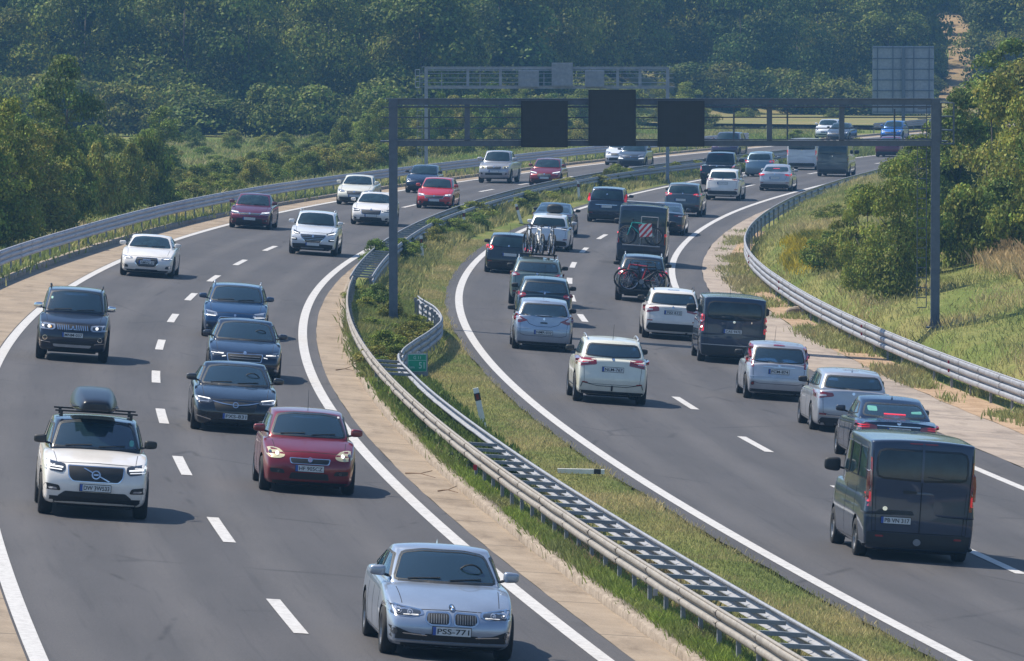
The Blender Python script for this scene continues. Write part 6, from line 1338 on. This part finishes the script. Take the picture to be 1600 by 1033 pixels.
blades('kerb_grass', zone(9000, 92, 175, OFS(Lkb, .26), OFS(ML, .25), .17, .014, (OLIVE, LUSH, GREEN), 1.3), 'bright green tall grass between the kerb and the median guardrail')
blades('weeds_under_rail', zone(3000, 92, 300, OFS(ML, .1), OFS(ML, 1.2), .22, .022, (OLIVE, GREEN, DEAD), 1.4, thr=-.1), 'weeds growing up between the bars of the median guardrail')
blades('ivy', [(x, y, z + random.uniform(.0, .38), hh * .45, .05, c) for x, y, z, hh, w, c in zone(20000, 138, 171, OFS(ML, .22), OFS(ML, 1.2), .30, .09, ((.06, .10, .03), (.10, .15, .04), (.14, .19, .05)))], 'dark creeping ivy covering the median guardrail bars near the kilometre sign', .12)
blades('tall_weeds', zone(12000, 176, 234, OFS(ML, .15), OFS(MR, -.1), .28, .022, (OLIVE, (.19, .24, .065), (.30, .30, .12))), 'tall weeds inside the bulging guardrail around the gantry post', .15)
blades('far_median_weeds', zone(9000, 234, 520, OFS(ML, .9), lambda s: min(Ri(s) - .7, MF(s) + 1.0), .30, .06, (OLIVE, GREEN, (.36, .33, .14)), 1.2), 'weeds along the far median guardrail', .2)
blades('far_median_growth', zone(9000, 300, 540, OFS(ML, .05), OFS(MF, .0), .42, .07, (OLIVE, (.16, .22, .055), (.28, .29, .11)), 1.0, thr=-.15), 'weeds overgrowing the far median guardrail', .25)
blades('verge_weeds', zone(4200, 150, 330, lambda s: RR(s) - 1.2, OFS(RR, .4), .26, .04, (GREEN, (.28, .32, .12), (.38, .34, .17)), 1.2, thr=.0), 'weeds along the foot of the right guardrail', .15)
blades('seam_weeds', zone(900, 150, 300, OFS(Rs, -.06), OFS(Rs, .08), .12, .04, (GREEN, OLIVE, STRAW), 1.0, thr=.08), 'weeds growing in the seam of the right shoulder', .06)
blades('bank_grass', zone(70000, 165, 420, OFS(RR, .3), OFS(RR, 26), .22, .024, (GREEN, (.32, .33, .12), (.50, .41, .21)), 1.25), 'tall grass on the right-hand bank', .22)
blades('dry_bank_grass', zone(15000, 200, 266, OFS(RR, 6.0), OFS(RR, 20), .50, .028, (STRAW, (.50, .38, .20), (.46, .34, .19)), 1.0), 'dry straw-coloured grass on the bank right of the gantry post', .25)
blades('yellow_flowers', zone(2600, 262, 292, OFS(RR, 1.2), OFS(RR, 3.0), .34, .022, ((.50, .38, .03), (.55, .42, .03), (.15, .18, .05)), 1.0, thr=-.05), 'patch of yellow wildflowers behind the bend of the right guardrail', .2)
blades('left_verge_grass', zone(9000, 175, 520, OFS(LR, -3.5), OFS(Lk, -.2), .28, .07, (GREEN, (.26, .31, .10), STRAW), 1.2), 'grass under the left guardrail', .2)
blades('meadow_grass', zone(34000, 330, 590, lambda s: -42, lambda s: -9, .34, .08, ((.18, .26, .06), (.26, .31, .09), (.36, .33, .15)), .8), 'tall meadow grass behind the left bushes', .3)
for (px_, py_) in ((1305, 548), (1260, 528), (1448, 596), (1478, 612)):
    pass
for s_, o_ in [(182, 5.7), (186, 6.3), (191, 6.0), (197, 6.9), (203, 5.9), (208, 7.1), (215, 6.4), (219, 5.6), (225, 5.9), (229, 5.3), (177, 5.5)]:
    x, y, z = P(s_, o_, gnd(s_, o_)); plant('bush', x, y, random.uniform(.9, 1.4), random.uniform(.5, .85), 'small dark shrub between the median rails around the near gantry post', 'bush', 'shrubs between the median rails', 'bush', z=z + .1)
for i in range(26):
    s_ = 262 + i * 8.5; o_ = (ML(s_) + MF(s_)) / 2 + random.uniform(-.3, 1.0); x, y, z = P(s_, o_, gnd(s_, o_)); plant('bush', x, y, random.uniform(1.0, 2.2), random.uniform(.6, 1.0), 'low shrub growing along the far median guardrail', 'bush', 'shrubs along the far median guardrail', 'bush', z=z + .1)
# ---------------------------------------------------------------- air
def haze(density, col):
    x0, x1, y0, y1, z0, z1 = -470, 470, -40, 1560, -6, 120
    q = MB(); q.box(((x0 + x1) / 2, (y0 + y1) / 2, (z0 + z1) / 2), (x1 - x0, y1 - y0, z1 - z0)); m = bpy.data.materials.new('haze_air'); m.use_nodes = True; t = m.node_tree; t.nodes.clear()
    v = t.nodes.new('ShaderNodeVolumePrincipled'); v.inputs['Density'].default_value = density; v.inputs['Color'].default_value = (*col, 1); v.inputs['Anisotropy'].default_value = .0
    o = t.nodes.new('ShaderNodeOutputMaterial'); t.links.new(v.outputs[0], o.inputs['Volume']); q.build('haze', m)['kind'] = 'stuff'
haze(.00030, (.18, .41, .72))
bpy.data.scenes.remove(TSC)
